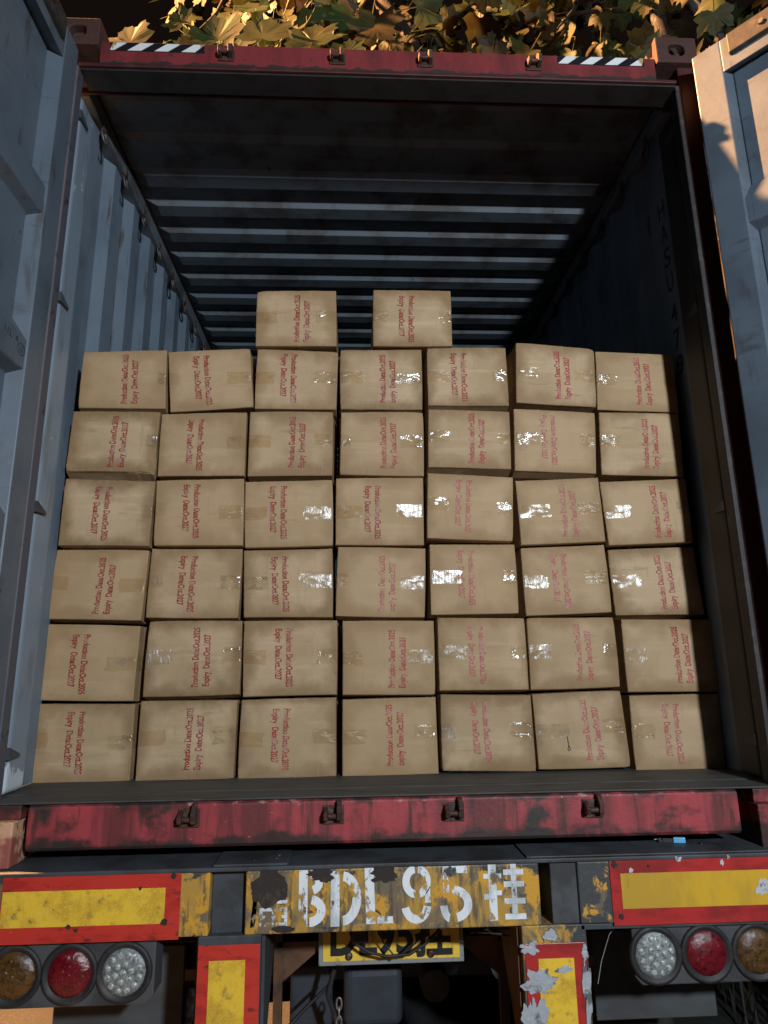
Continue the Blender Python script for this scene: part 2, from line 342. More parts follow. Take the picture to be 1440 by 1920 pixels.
# ---------------------------------------------------------------- the two doors
def door(mp, left):
    """mp(s, n, z): s from the hinge edge outwards, n into the door's thickness"""
    Wd = 1.165
    def slab(m, pts, s0, s1):      # outline pts (n, z) swept along s
        k = len(pts); vs = [mp(s0, n, z) for n, z in pts]+[mp(s1, n, z) for n, z in pts]
        m.add(vs, [list(range(k))[::-1], list(range(k, 2*k))]+[(i, (i+1) % k, k+(i+1) % k, k+i) for i in range(k)])
    def post(m, pts, z0, z1):      # outline pts (s, n) swept along z
        k = len(pts); vs = [mp(s, n, z0) for s, n in pts]+[mp(s, n, z1) for s, n in pts]
        m.add(vs, [list(range(k))[::-1], list(range(k, 2*k))]+[(i, (i+1) % k, k+(i+1) % k, k+i) for i in range(k)])
    m = MB(); post(m, [(0, 0), (.096, 0), (.112, .05), (.112, .062), (0, .062)], .172, 2.72)
    d = m.obj('door', M['grey_door'], C, bevel=.004)
    m = MB(); post(m, [(Wd-.112, .062), (Wd-.112, .05), (Wd-.096, 0), (Wd, 0), (Wd, .062)], .172, 2.72); m.obj('stile', M['grey_door'], d, bevel=.004)
    m = MB(); slab(m, [(.001, 2.582), (.001, 2.719), (.0615, 2.719), (.0615, 2.606), (.05, 2.606)], .0965, Wd-.0965); m.obj('top_rail', M['grey_door'], d, bevel=.003)
    m = MB(); slab(m, [(.001, .31), (.001, .173), (.0615, .173), (.0615, .286), (.05, .286)], .0965, Wd-.0965); m.obj('bottom_rail', M['grey_door'], d, bevel=.003)
    m = MB(); pr = [(.062, 2.606), (.0495, 2.606)]
    for zc in (2.0, 1.452, .904, .40):
        pr += [(.0495, zc+.128), (.006, zc+.06), (.006, zc-.036), (.0495, zc-.056)]
    pr += [(.0495, .287), (.062, .287)]; slab(m, pr, .1125, Wd-.1125)
    # rib ends reach over the slanted flank of the stile
    panel = m.obj('panel', M['grey_door'], d, bevel=.006, seg=3)
    for zc in (2.0, 1.452, .904, .40):
        m = MB(); slab(m, [(.0064, zc+.0595), (.0064, zc-.0355), (.049, zc-.0555), (.049, zc+.127)], .098, .118); m.obj('rib_end', M['grey_door'], d)
    m = MB(); slab(m, [(-.014, 2.634), (-.014, 2.712), (.0008, 2.722), (.0008, 2.626)], .125, Wd-.02); g = m.obj('gasket', M['rubber'], d, bevel=.004)
    for s_ in (.235, .5, .8, 1.05):
        m = MB(); p = mp(s_, -.014, 2.672); q = mp(s_, -.022, 2.672); m.cyl(p, q, .010, 8); m.obj('bolt', M['steel'], g)
    m = MB(); slab(m, [(-.012, .18), (-.012, .25), (.0008, .26), (.0008, .172)], .125, Wd-.02); m.obj('gasket', M['rubber'], d, bevel=.004)
    if left:
        for z in (.55, 1.2, 1.86, 2.45):
            m = MB(); m.cyl((-1.206, -.03, z-.06), (-1.206, -.03, z+.06), .014, 10); m.obj('hinge', M['steel'], d)
    m = MB()
    for s_ in (.42, .85):
        m.cyl(mp(s_, .085, .1), mp(s_, .085, 2.79), .016, 10)
        m.box(*[f(a, b) for a, b in zip(mp(s_-.03, .062, 1.0), mp(s_+.03, .10, 1.06)) for f in (min, max)])
    m.obj('locking_rod', M['steel'], d)
    return d, panel
dl, pl = door(lambda s, n, z: (-1.113-n, -.04-s, z), True)
rd = (.64731, -.76222)
dr, prr = door(lambda s, n, z: (1.148+rd[0]*s+.76222*n, -.087+rd[1]*s+.64731*n, z), False)
m = MB()
v, f = flat_text('11L  4', .075, .024, bold=-.004); m.add([(-1.1184, -.262+x, 1.478+y) for x, y in v], f)
v, f = flat_text('22', .022, .018, bold=-.004, mid=True); m.add([(-1.1184, -.163+x, 1.462+y) for x, y in v], f)
rg = [(-1.1184, -.163+.021*math.cos(a*.5236), 1.469+.019*math.sin(a*.5236)) for a in range(13)]; m.tube(rg, .0008, 4)
m.obj('handwritten_marks', ink, dl, flip=False)
# ================================================================ cartons
# row (from the floor up), column (from the left), distance of the face behind the sill,
# corners of the face (x, z): top left, top right, bottom right, bottom left
QUADS = [
(1,1,0.335,[(-1.189,0.415),(-0.862,0.41),(-0.863,0.165),(-1.192,0.155)]),
(1,2,0.335,[(-0.843,0.419),(-0.517,0.417),(-0.52,0.165),(-0.844,0.16)]),
(1,3,0.335,[(-0.503,0.417),(-0.179,0.421),(-0.178,0.165),(-0.507,0.161)]),
(1,4,0.335,[(-0.157,0.413),(0.167,0.417),(0.17,0.166),(-0.157,0.164)]),
(1,5,0.335,[(0.184,0.426),(0.502,0.419),(0.506,0.166),(0.183,0.174)]),
(1,6,0.335,[(0.506,0.421),(0.823,0.429),(0.836,0.175),(0.514,0.173)]),
(1,7,0.335,[(0.854,0.412),(1.179,0.415),(1.172,0.162),(0.853,0.163)]),
(2,1,0.336,[(-1.189,0.682),(-0.863,0.672),(-0.87,0.419),(-1.196,0.427)]),
(2,2,0.338,[(-0.834,0.688),(-0.511,0.687),(-0.511,0.436),(-0.84,0.432)]),
(2,3,0.332,[(-0.503,0.686),(-0.176,0.685),(-0.177,0.43),(-0.499,0.427)]),
(2,4,0.335,[(-0.158,0.683),(0.168,0.68),(0.166,0.425),(-0.157,0.429)]),
(2,5,0.341,[(0.182,0.692),(0.498,0.687),(0.499,0.436),(0.182,0.438)]),
(2,6,0.341,[(0.506,0.688),(0.825,0.687),(0.827,0.442),(0.505,0.436)]),
(2,7,0.329,[(0.849,0.678),(1.179,0.675),(1.179,0.421),(0.849,0.424)]),
(3,1,0.335,[(-1.175,0.944),(-0.852,0.942),(-0.863,0.69),(-1.192,0.699)]),
(3,2,0.335,[(-0.842,0.948),(-0.518,0.944),(-0.526,0.696),(-0.847,0.701)]),
(3,3,0.335,[(-0.514,0.938),(-0.195,0.945),(-0.192,0.695),(-0.506,0.698)]),
(3,4,0.335,[(-0.174,0.953),(0.146,0.943),(0.136,0.692),(-0.182,0.7)]),
(3,5,0.335,[(0.161,0.957),(0.477,0.956),(0.478,0.703),(0.159,0.701)]),
(3,6,0.335,[(0.498,0.943),(0.814,0.954),(0.819,0.704),(0.504,0.694)]),
(3,7,0.335,[(0.826,0.934),(1.152,0.944),(1.165,0.693),(0.833,0.692)]),
(4,1,0.300,[(-1.155,1.199),(-0.836,1.189),(-0.842,0.949),(-1.159,0.953)]),
(4,2,0.300,[(-0.832,1.191),(-0.518,1.199),(-0.513,0.95),(-0.828,0.951)]),
(4,3,0.305,[(-0.513,1.188),(-0.195,1.197),(-0.192,0.949),(-0.506,0.943)]),
(4,4,0.315,[(-0.182,1.204),(0.142,1.206),(0.139,0.951),(-0.183,0.953)]),
(4,5,0.300,[(0.158,1.22),(0.478,1.204),(0.463,0.961),(0.149,0.974)]),
(4,6,0.300,[(0.485,1.191),(0.801,1.204),(0.807,0.959),(0.492,0.947)]),
(4,7,0.300,[(0.806,1.187),(1.135,1.2),(1.136,0.956),(0.818,0.944)]),
(5,1,0.300,[(-1.153,1.458),(-0.835,1.457),(-0.84,1.223),(-1.16,1.225)]),
(5,2,0.300,[(-0.83,1.449),(-0.516,1.457),(-0.516,1.209),(-0.83,1.207)]),
(5,3,0.300,[(-0.504,1.459),(-0.193,1.461),(-0.195,1.21),(-0.505,1.207)]),
(5,4,0.300,[(-0.164,1.459),(0.147,1.461),(0.144,1.208),(-0.168,1.214)]),
(5,5,0.300,[(0.168,1.474),(0.479,1.465),(0.473,1.235),(0.161,1.243)]),
(5,6,0.300,[(0.496,1.478),(0.81,1.462),(0.795,1.218),(0.485,1.229)]),
(5,7,0.300,[(0.827,1.465),(1.142,1.462),(1.13,1.208),(0.815,1.214)]),
(6,1,0.300,[(-1.137,1.697),(-0.827,1.709),(-0.818,1.47),(-1.137,1.471)]),
(6,2,0.300,[(-0.822,1.7),(-0.513,1.719),(-0.492,1.479),(-0.799,1.456)]),
(6,3,0.300,[(-0.484,1.717),(-0.175,1.707),(-0.181,1.47),(-0.488,1.472)]),
(6,4,0.300,[(-0.167,1.718),(0.148,1.722),(0.145,1.472),(-0.166,1.472)]),
(6,5,0.300,[(0.169,1.729),(0.479,1.732),(0.48,1.489),(0.168,1.489)]),
(6,6,0.300,[(0.521,1.756),(0.832,1.731),(0.821,1.486),(0.508,1.502)]),
(6,7,0.300,[(0.835,1.72),(1.148,1.709),(1.142,1.466),(0.822,1.475)]),
(7,1,0.285,[(-0.491,1.955),(-0.184,1.962),(-0.181,1.724),(-0.49,1.721)]),
(7,2,0.285,[(-0.037,1.969),(0.269,1.969),(0.267,1.729),(-0.04,1.726)])
]
# print: U reads upwards, D reads downwards; where across the face; how pale and broken; tape left, tape right (reach in m)
INFO = {
(7,1): ('U', .57, 0), (7,2): ('D', .41, 0),
(6,1): ('U', .60, 0), (6,2): ('D', .40, 0), (6,3): ('D', .40, 0), (6,4): ('U', .60, 0), (6,5): ('D', .40, .1), (6,6): ('U', .58, .2), (6,7): ('U', .60, .35),
(5,1): ('U', .57, 0), (5,2): ('D', .40, 0), (5,3): ('U', .60, 0), (5,4): ('U', .60, .3), (5,5): ('U', .60, .25), (5,6): ('D', .41, .8), (5,7): ('U', .62, .4),
(4,1): ('D', .42, 0), (4,2): ('D', .40, 0), (4,3): ('D', .38, .15), (4,4): ('D', .40, .15), (4,5): ('D', .40, .6), (4,6): ('U', .62, .6), (4,7): ('U', .66, .5),
(3,1): ('U', .58, 0), (3,2): ('D', .41, 0), (3,3): ('D', .41, .15), (3,4): ('U', .58, .7), (3,5): ('D', .42, .7), (3,6): ('D', .43, .8), (3,7): ('U', .63, .5),
(2,1): ('D', .40, 0), (2,2): ('U', .59, 0), (2,3): ('D', .41, .15), (2,4): ('U', .60, .45), (2,5): ('D', .43, .7), (2,6): ('U', .63, .6), (2,7): ('U', .65, .4),
(1,1): ('D', .42, 0), (1,2): ('U', .57, 0), (1,3): ('D', .42, .25), (1,4): ('U', .58, .5), (1,5): ('D', .43, .75), (1,6): ('U', .61, .6), (1,7): ('D', .42, .6)}
kr, nt, b, out, co = surf('kraft_board', (.50, .365, .228),
    [dict(c=(.40, .285, .165), s=3.5, lo=.40, hi=.60, k=.85), dict(c=(.60, .47, .31), s=(2.5, 2.5, 26), lo=.50, hi=.72, k=.55), dict(c=(.40, .285, .16), s=(160, 160, 420), lo=.5, hi=.68, k=.5),
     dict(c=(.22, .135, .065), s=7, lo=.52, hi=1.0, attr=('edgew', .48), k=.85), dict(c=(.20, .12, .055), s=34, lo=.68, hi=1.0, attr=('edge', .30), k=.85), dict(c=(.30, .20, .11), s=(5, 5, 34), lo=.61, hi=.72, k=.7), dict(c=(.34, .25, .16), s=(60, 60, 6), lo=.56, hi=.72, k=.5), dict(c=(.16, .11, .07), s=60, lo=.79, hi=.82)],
    rough=.72, spec=.28, rnd=True, bump=[((300, 300, 900), .010), ((4, 4, 60), .05), (14, .05)], ret=True)
bc = b.inputs['Base Color'].links[0].from_socket; oi = nt.nodes.new('ShaderNodeObjectInfo'); kk = math_(nt, 'MULTIPLY', oi.outputs['Random'], .6); nt.links.new(mixc(nt, kk, bc, (.40, .27, .145)), b.inputs['Base Color'])
kraft = kr
pr_ = surf('red_print', (.42, .045, .035), [dict(c=(.52, .14, .12), s=(60, 60, 40), lo=.45, hi=.7)], rough=.6, rnd=True, ret=True)
# paler print: the ink is missing where the noise is high, more so with more wear
def print_mat(name, paleness, col=(.42, .045, .035)):
    mt = surf(name, col, [dict(c=tuple(c*.6+.22 for c in col), s=(60, 60, 40), lo=.45, hi=.7)], rough=.6, rnd=True, ret=True)
    return chipped(mt, (90, 90, 70), .80-.06*paleness, 1.05-.12*paleness, 4, extra=((9, 9, 14), .5*paleness))
PRINTS = [print_mat('red_print_fresh', 0, (.27, .014, .006)), print_mat('red_print_mid', .5, (.34, .028, .018)), print_mat('pink_print_pale', 1, (.42, .08, .08))]
def tape_mat(name, tint, fac, rough, bs=(26, 60, 90), bd=.004, ms=(16, 20, 30), lo=.38, hi=.62):
    m, nt, b, out = newmat(name); nt.nodes.remove(b)
    t = nt.nodes.new('ShaderNodeBsdfTransparent'); t.inputs[0].default_value = (*tint, 1)
    g = nt.nodes.new('ShaderNodeBsdfGlossy'); g.inputs['Roughness'].default_value = rough; g.inputs['Color'].default_value = (.95, .97, 1, 1)
    co, raw = coords(nt, True); n = noise_(nt, co, bs, 4, .6, .8); bn = nt.nodes.new('ShaderNodeBump'); bn.inputs['Strength'].default_value = 1; bn.inputs['Distance'].default_value = bd
    nt.links.new(n, bn.inputs['Height']); nt.links.new(bn.outputs[0], g.inputs['Normal'])
    k = math_(nt, 'MULTIPLY', ramp(nt, noise_(nt, co, ms, 3, .5, 1.2), lo, hi), fac, True); mx = nt.nodes.new('ShaderNodeMixShader')
    nt.links.new(k, mx.inputs[0]); nt.links.new(t.outputs[0], mx.inputs[1]); nt.links.new(g.outputs[0], mx.inputs[2]); nt.links.new(mx.outputs[0], out.inputs[0]); return m
TAPES = {'b': tape_mat('shiny_tape', (.95, .94, .91), .20, .29, (110, 40, 24), .0026, (20, 20, 30), .38, .64), 's': tape_mat('wrinkled_tape', (.95, .94, .90), .22, .17, (26, 50, 40), .005, (18, 20, 34), .46, .68), 'f': tape_mat('flat_tape', (.945, .905, .83), .06, .22)}
TINFO = {(7,1): 'f8s8', (7,2): 'f6s5', (6,1): '-0s3', (6,2): 's4f9', (6,3): 'f7s9', (6,4): 'f9s11', (6,5): 'f9s6', (6,6): 's9f8', (6,7): 's8f5', (5,1): '-0s4', (5,2): '-0s7', (5,3): 'f8f7', (5,4): 's4s9', (5,5): 's8f5', (5,6): 's11f6', (5,7): 's8-0', (4,1): '-0s3', (4,2): 's4f9', (4,3): 'f8b11', (4,4): 'f10b10', (4,5): 's8s6', (4,6): 'b12f9', (4,7): 'b10s5', (3,1): 'f6f9', (3,2): 's5s7', (3,3): 's9b12', (3,4): 'f4b9', (3,5): 'b11s5', (3,6): 'b9f9', (3,7): 'b11s5', (2,1): '-0s10', (2,2): 'b9s6', (2,3): 'f8s7', (2,4): 'f7b10', (2,5): 'b10s6', (2,6): 'b8s5', (2,7): 'b8-0', (1,1): 'f5s8', (1,2): 'f9s8', (1,3): 'f8f8', (1,4): 'f8s8', (1,5): 'b5s8', (1,6): 'b12f8', (1,7): 's8f5'}
L1, L2 = flat_text('Production Date:Oct.2025', 1.0, 1.0, bold=.03), flat_text('Expiry  Date:Oct.2027', .878, 1.0, bold=.03)
ORD = ['', 'leftmost', 'second from left', 'third from left', 'middle', 'third from right', 'second from right', 'rightmost']
ROWN = {1: 'bottom row', 2: 'second row up', 3: 'third row up', 4: 'fourth row up', 5: 'fifth row up', 6: 'top full row'}
LOOK = {(5,1): 'carton with crushed torn lower right corner', (2,5): 'carton with torn scuffed upper left corner', (1,4): 'carton with brown scrape at upper left',
 (1,6): 'carton with small black mark below shiny tape', (2,2): 'carton with bright tape square at left edge', (5,4): 'carton with dark creases along its top edge',
 (6,6): 'carton standing slightly higher than its neighbours', (3,4): 'carton with bright wrinkled tape at right', (3,6): 'carton with bright wrinkled tape at left',
 (1,1): 'carton with creased lower edge'}
def fbm(x, y, z): return noise.fractal(Vector((x, y, z)), 1.0, 2.0, 4)
NU, NV = 34, 28
def spaced(n):      # finer near the edges
    a = [0, .004, .010, .020, .034]; k = n-2*len(a)+1
    return a+[a[-1]+(1-2*a[-1])*i/k for i in range(1, k)]+[1-t for t in a[::-1]]
def make_carton(row, col, y0, quad):
    (tlx, tlz), (trx, trz), (brx, brz), (blx, blz) = quad
    rnd = random.Random(row*17+col); sd = rnd.random()*50
    ox, oz = (blx+brx)/2, min(blz, brz); W = (brx-blx+trx-tlx)/2; Hh = (tlz+trz-blz-brz)/2
    bow = [rnd.uniform(-.001, .0022) for _ in range(4)]; crush = [(cu_, cv_, rnd.uniform(.05, .09), rnd.uniform(.002, .006)) for cu_ in (0, 1) for cv_ in (0, 1) if rnd.random() < .25]; amp = rnd.uniform(.0005, .004)
    cr = []   # creases: (v, depth, width, u0, u1)
    for _ in range(rnd.choice((0, 1, 1, 2))): cr.append((rnd.choice((rnd.uniform(.03, .10), rnd.uniform(.88, .97))), rnd.uniform(.0006, .0016), rnd.uniform(.004, .009), rnd.uniform(-.4, .3), rnd.uniform(.6, 1.4)))
    if (row, col) in ((1, 1), (5, 4), (2, 3), (6, 5), (2, 7)):
        cr += [(v + (0 if (row, col) in ((1, 1), (2, 3), (6, 5)) else .84), .0026, .006, (.4 if (row, col) == (1, 1) else -.2), 1.2) for v in (.04, .075, .11)]
    if (row, col) == (1, 4): cr.append((.79, .004, .007, -.2, .36))
    def P(u, v):
        uu = min(1, max(0, u)); vv = min(1, max(0, v))
        e = (1-2*uu)**2; g = (1-2*vv)**2
        zb = blz+(brz-blz)*u-bow[0]*(1-e); zt = tlz+(trz-tlz)*u+bow[1]*(1-e)
        z = zb+(zt-zb)*v
        xl = blx+(tlx-blx)*v-bow[2]*(1-g); xr = brx+(trx-brx)*v+bow[3]*(1-g)
        x = xl+(xr-xl)*u
        d = -amp*(1-e)*(1-g)+.0026*fbm(u*2+sd, v*2, .3)+.0008*fbm(u*7+sd, v*7, .9)
        for (cv, cd_, cw, u0, u1) in cr:
            if u0 < u < u1: k = min(1, (u-u0)*8, (u1-u)*8); d += cd_*k*math.exp(-((v-cv-.012*math.sin(u*7+sd))/cw)**2)
        if (row, col) == (5, 1):
            t = max(0, 1-((1-u)/.34)**2-(v/.3)**2); d += .022*t*abs(fbm(u*9, v*12, 4.2))+.006*t; z += .008*t*fbm(u*14, v*9, 1)
        if (row, col) == (2, 5):
            t = max(0, 1-(u/.3)**2-((1-v)/.22)**2); d += .020*t*abs(fbm(u*11, v*12, 2.2))
        for cu_, cv_, cs_, ca_ in crush:
            t = max(0, 1-math.hypot((u-cu_)/cs_, (v-cv_)/cs_/1.2)); d += ca_*t*(1+.8*fbm(u*12+sd, v*12, 6)); z += (-1 if cv_ else 1)*ca_*.35*t; x += (-1 if cu_ else 1)*ca_*.3*t
        r = .0035; dd = min(uu*W, (1-uu)*W, vv*Hh, (1-vv)*Hh)
        if dd < r: d += r*(1-math.sqrt(max(0, 1-((r-dd)/r)**2)))
        return (x-ox, d, z-oz)
    us, vs_ = spaced(NU), spaced(NV); nu, nv = len(us), len(vs_)
    V = [P(u, v) for v in vs_ for u in us]; Fs = [(j*nu+i, j*nu+i+1, (j+1)*nu+i+1, (j+1)*nu+i) for j in range(nv-1) for i in range(nu-1)]
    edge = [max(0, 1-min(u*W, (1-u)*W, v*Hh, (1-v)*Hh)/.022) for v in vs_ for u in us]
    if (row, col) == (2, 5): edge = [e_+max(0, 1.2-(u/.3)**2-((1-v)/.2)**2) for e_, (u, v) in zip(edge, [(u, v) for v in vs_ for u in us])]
    nf = len(Fs)
    loop = [i for i in range(nu)]+[j*nu+nu-1 for j in range(1, nv)]+[(nv-1)*nu+i for i in range(nu-2, -1, -1)]+[j*nu for j in range(nv-2, 0, -1)]
    sag = SAG.get((row, col), 0)
    gl, gr = GAPS[(row, col)]; prev = loop; cx_, cz_ = 0, Hh/2
    for k, (dy, sc, sg) in enumerate(((.012, .998, .15), (.05, .996, 1), (.14, 1, 1), (.42, .99, 1))):
        cur = []
        for i in loop:
            x, y, z = V[i]; b_ = max(0, 1-z/(Hh*.25)); 
            if k == 2: x += (gr/2-.0012) if x > W*.42 else -(gl/2-.0012) if x < -W*.42 else 0
            cur.append(len(V)); V.append((cx_+(x-cx_)*sc, dy, cz_+(z-cz_)*sc-sag*sg*min(1, b_*1.2)))
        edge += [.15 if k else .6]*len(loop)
        n = len(loop)
        Fs += [(prev[(a+1) % n], prev[a], cur[a], cur[(a+1) % n]) for a in range(n)]; prev = cur
    Fs.append(prev)
    me = bpy.data.meshes.new('cardboard_box'); me.from_pydata(V, [], Fs); me.materials.append(kraft)
    for p in me.polygons[:nf]: p.use_smooth = True
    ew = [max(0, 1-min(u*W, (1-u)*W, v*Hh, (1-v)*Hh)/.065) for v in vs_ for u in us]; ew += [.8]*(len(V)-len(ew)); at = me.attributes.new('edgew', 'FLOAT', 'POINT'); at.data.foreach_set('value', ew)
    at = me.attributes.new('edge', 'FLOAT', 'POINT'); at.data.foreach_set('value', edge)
    o = bpy.data.objects.new('cardboard_box', me); COL.objects.link(o); o.location = (ox, y0, oz)
    # the dates
    way, pos, paleness = INFO[(row, col)]
    Ln, hgt, gap = .198, .0222, .0375
    m = MB(); jx, jz, tilt = rnd.uniform(-.006, .006), rnd.uniform(-.006, .006), rnd.uniform(-.02, .02)
    sgn = 1 if way == 'U' else -1
    for li, (tv, tf) in enumerate((L1, L2)):
        vv = []
        for x, y in tv:
            along = x*Ln-Ln/2; across = (-1 if li == 0 else 1)*gap/2+hgt/2-y*hgt-.004     # across grows to the right for U
            along, across = along+across*tilt, across-along*tilt
            px_, pz_ = sgn*across, sgn*along
            u = pos+(px_+jx)/W; v = .5+(pz_+jz)/Hh
            q = P(u, v); vv.append((q[0], q[1]-.0009, q[2]))
        m.add(vv, tf)
    ti = 0 if paleness < .2 else 1 if paleness < .55 else 2
    tx = m.obj('date_print', PRINTS[ti], o, flip=False)
    # the tape that comes over each end
    import re
    spec = re.findall(r'([bsf-])(\d+)', TINFO[(row, col)])
    for side in (0, 1):
        kind_, reach = spec[side][0], int(spec[side][1])*.01
        if kind_ == '-': continue
        tw = .048/Hh; v0 = .52-tw/2+rnd.uniform(-.03, .03); na, nb = 16, 8; vv = []; skew = rnd.uniform(-.02, .02); wr = {'b': .0005, 's': .0014, 'f': .0002}[kind_]
        for a in range(na+3):
            for b_ in range(nb+1):
                v = v0+tw*b_/nb
                if a < 3:      # round the corner on to the side
                    u = -.0012/W; q = P(0, v); y = (.05, .02, .006)[a]
                    x = q[0]-.0012
                    if side: q = P(1, v); x = q[0]+.0012
                    vv.append((x, y, q[2]))
                else:
                    t = (a-3)/(na-1); rr = reach*(1+.10*fbm(b_*.6, sd, side)*t)
                    u = t*rr/W; u = 1-u if side else u; vz = v+skew*t
                    q = P(u, vz); wv = abs(fbm(u*18+sd, vz*26, side*3))*wr*2*min(1, t*6+.2)
                    vv.append((q[0], q[1]-.0012-wv, q[2]))
        m = MB(); m.add(vv, [(a*(nb+1)+b_, a*(nb+1)+b_+1, (a+1)*(nb+1)+b_+1, (a+1)*(nb+1)+b_) for a in range(na+2) for b_ in range(nb)], True)
        m.obj('tape', TAPES[kind_], o, flip=False)
    if (row, col) == (1, 6):
        m = MB(); c0 = P(.36, .29); pts = [P(.34, .42), P(.345, .36), P(.35, .31), P(.335, .26), P(.345, .235), P(.36, .25), P(.355, .3)]
        m.tube([(p[0], p[1]-.001, p[2]) for p in pts], .0014, 5); m.obj('ink_mark', ink, o)
    dirn = 'upward-reading' if way == 'U' else 'downward-reading'
    ink_ = ('red' if paleness < .2 else 'broken red' if paleness < .55 else 'pale pink')
    if row == 7: lab = 'loose carton on top of the stack, the %s of the two, with %s dates' % ('left' if col == 1 else 'right', dirn)
    else:
        look = LOOK.get((row, col), 'carton with %s %s dates' % (dirn, ink_)); lab = '%s, %s in the %s' % (look, ORD[col], ROWN[row])
    tag(o, lab, 'carton', 'cardboard cartons stacked in the container')
    return o
SAG = {}; GAPS = {}
for qa in QUADS:
    xl, xr = min(qa[3][0][0], qa[3][3][0]), max(qa[3][1][0], qa[3][2][0])
    lf_ = [max(q[3][1][0], q[3][2][0]) for q in QUADS if q[0] == qa[0] and q[1] == qa[1]-1]; rt_ = [min(q[3][0][0], q[3][3][0]) for q in QUADS if q[0] == qa[0] and q[1] == qa[1]+1]
    GAPS[qa[:2]] = (max(0, xl-lf_[0]) if lf_ and qa[0] < 7 else 0, max(0, rt_[0]-xr) if rt_ and qa[0] < 7 else 0)
ztop = {c: .165 for c in range(1, 8)}
for row, col, y0, qd in QUADS:
    zb = min(qd[2][1], qd[3][1])
    if row < 7: SAG[(row, col)] = max(0, min(.03, zb-ztop[col]-.001)); ztop[col] = max(qd[0][1], qd[1][1])
    else: SAG[(row, col)] = max(0, zb-(max(ztop[3], ztop[3]) if col == 1 else max(ztop[4], ztop[5]))-.001)
for qq in QUADS: make_carton(*qq)
LEAVES = [(-1.07, .3, 3.14, .27, -.35, .62), (-.70, .3, 3.17, .32, -.15, .78), (-.52, .34, 3.24, .30, .25, .60), (-.86, .32, 3.29, .18, -.9, .5), (-.14, .3, 3.13, .19, .1, .95), (-.84, .34, 3.16, .22, 1.2, .40), (-.30, .36, 3.25, .28, .1, .5), (1.085, .0, 2.90, .15, 2.95, .1)]
# ================================================================ the trailer underneath
T = empty('semi_trailer', (0, 3, -1.25), 'rear end of an old semi trailer with yellow and red reflector boards', 'semi trailer')
M['yellow_beam'] = surf('chipped_yellow_paint', (.46, .27, .05),
    [dict(c=(.17, .13, .085), s=(11, 11, 6), lo=.44, hi=.54, ds=.6), dict(c=(.09, .07, .05), s=(55, 55, 5), lo=.51, hi=.64, k=.85), dict(c=(.62, .32, .03), s=(17, 17, 10), lo=.52, hi=.57, d=9, ro=.68),
     dict(c=(.05, .055, .06), s=(13, 13, 11), lo=.59, hi=.63, d=9, ro=.65, ds=.8, grad=[(0, .43, .50, .17)]), dict(c=(.05, .035, .025), s=(40, 40, 13), lo=.66, hi=.72, d=8),
     dict(c=(.05, .05, .05), s=(16, 16, 22), lo=.62, hi=.68, grad=[(2, -.045, -.02, .14)])], rough=.55, bump=[(30, .2), (90, .1)])
m = MB()
for a, b in ((-1.2, -.507), (-.411, .392), (.500, 1.2)): m.box(a, b, -.05, .10, -.168, -.0125)
B = m.obj('rear_beam', M['yellow_beam'], T, bevel=.004)
m = MB(); m.box(-.5065, -.4115, -.02, .09, -.175, -.0135); m.obj('slot_post', M['dark_steel'], B, bevel=.004)
m = MB(); m.box(.425, .4995, -.042, .09, -.169, -.013); m.obj('slot_post', M['box_panel'], B, bevel=.003)
m = MB(); m.box(-1.215, 1.205, -.056, .9, -.012, -.001); dk = m.obj('deck_plate', M['dark_steel'], T, bevel=.003)
m = MB(); m.box(-.50, -.30, -.054, .08, -.0005, .006); m.obj('wear_plate', M['dark_steel'], dk, bevel=.002); m = MB(); m.box(.36, 1.19, -.05, .16, -.0005, .004); m.obj('wear_plate', M['dark_steel'], dk, bevel=.002)
for x, y in ((-.395, -.02), (-.33, .02), (-.335, -.005), (.9, .03)):
    m = MB(); m.cyl((x, y, -.001), (x, y, .009), .005, 8); m.obj('rivet', M['steel'], dk)
# stencilled number
white = print_mat('worn_white_paint', .0, (.62, .66, .70))
mt = surf('stencil_white', (.78, .83, .88), [dict(c=(.5, .54, .57), s=(20, 20, 8), lo=.45, hi=.65), dict(c=(.3, .28, .24), s=50, lo=.62, hi=.7)], rough=.6, ret=True)
white = chipped(mt, (30, 30, 17), .535, .60, 10)
YB = -.0512
def arc(m, cx, cz, rx, rz, a0, a1, wd, n=12):
    vs = []; wd += .004; rx += .001; rz += .001
    for i in range(n+1):
        a = math.radians(a0+(a1-a0)*i/n); c, s = math.cos(a), math.sin(a)
        vs += [(cx+rx*c, YB, cz+rz*s), (cx+(rx-wd)*c, YB, cz+(rz-wd)*s)]
    m.add(vs, [(2*i, 2*i+2, 2*i+3, 2*i+1) for i in range(n)])
def bar(m, x0, x1, z0, z1, sk=0):
    if z1-z0 > .09: x0 -= .002; x1 += .002
    m.add([(x0, YB, z0), (x1, YB, z0), (x1+sk, YB, z1), (x0+sk, YB, z1)], [(0, 1, 2, 3)])
m = MB()
bar(m, -.266, -.246, -.152, -.014); arc(m, -.238, -.045, .034, .030, -70, 88, .017); arc(m, -.240, -.114, .044, .038, -88, 78, .019)            # B
bar(m, -.180, -.160, -.154, -.018); arc(m, -.152, -.086, .052, .066, -86, 84, .020)                                                          # D
bar(m, -.084, -.063, -.150, -.012, -.004); bar(m, -.057, -.014, -.150, -.133)                                                                # L
arc(m, .050, -.050, .036, .040, 95, 265, .016); arc(m, .054, -.050, .036, .040, -78, 85, .016); bar(m, .0735, .090, -.095, -.0585) if 0 else None; arc(m, .050, -.106, .040, .046, 192, 352, .017); m.add([(.0735, YB, -.103), (.0895, YB, -.103), (.0885, YB, -.062), (.076, YB, -.080)], [(0, 1, 2, 3)])  # 9
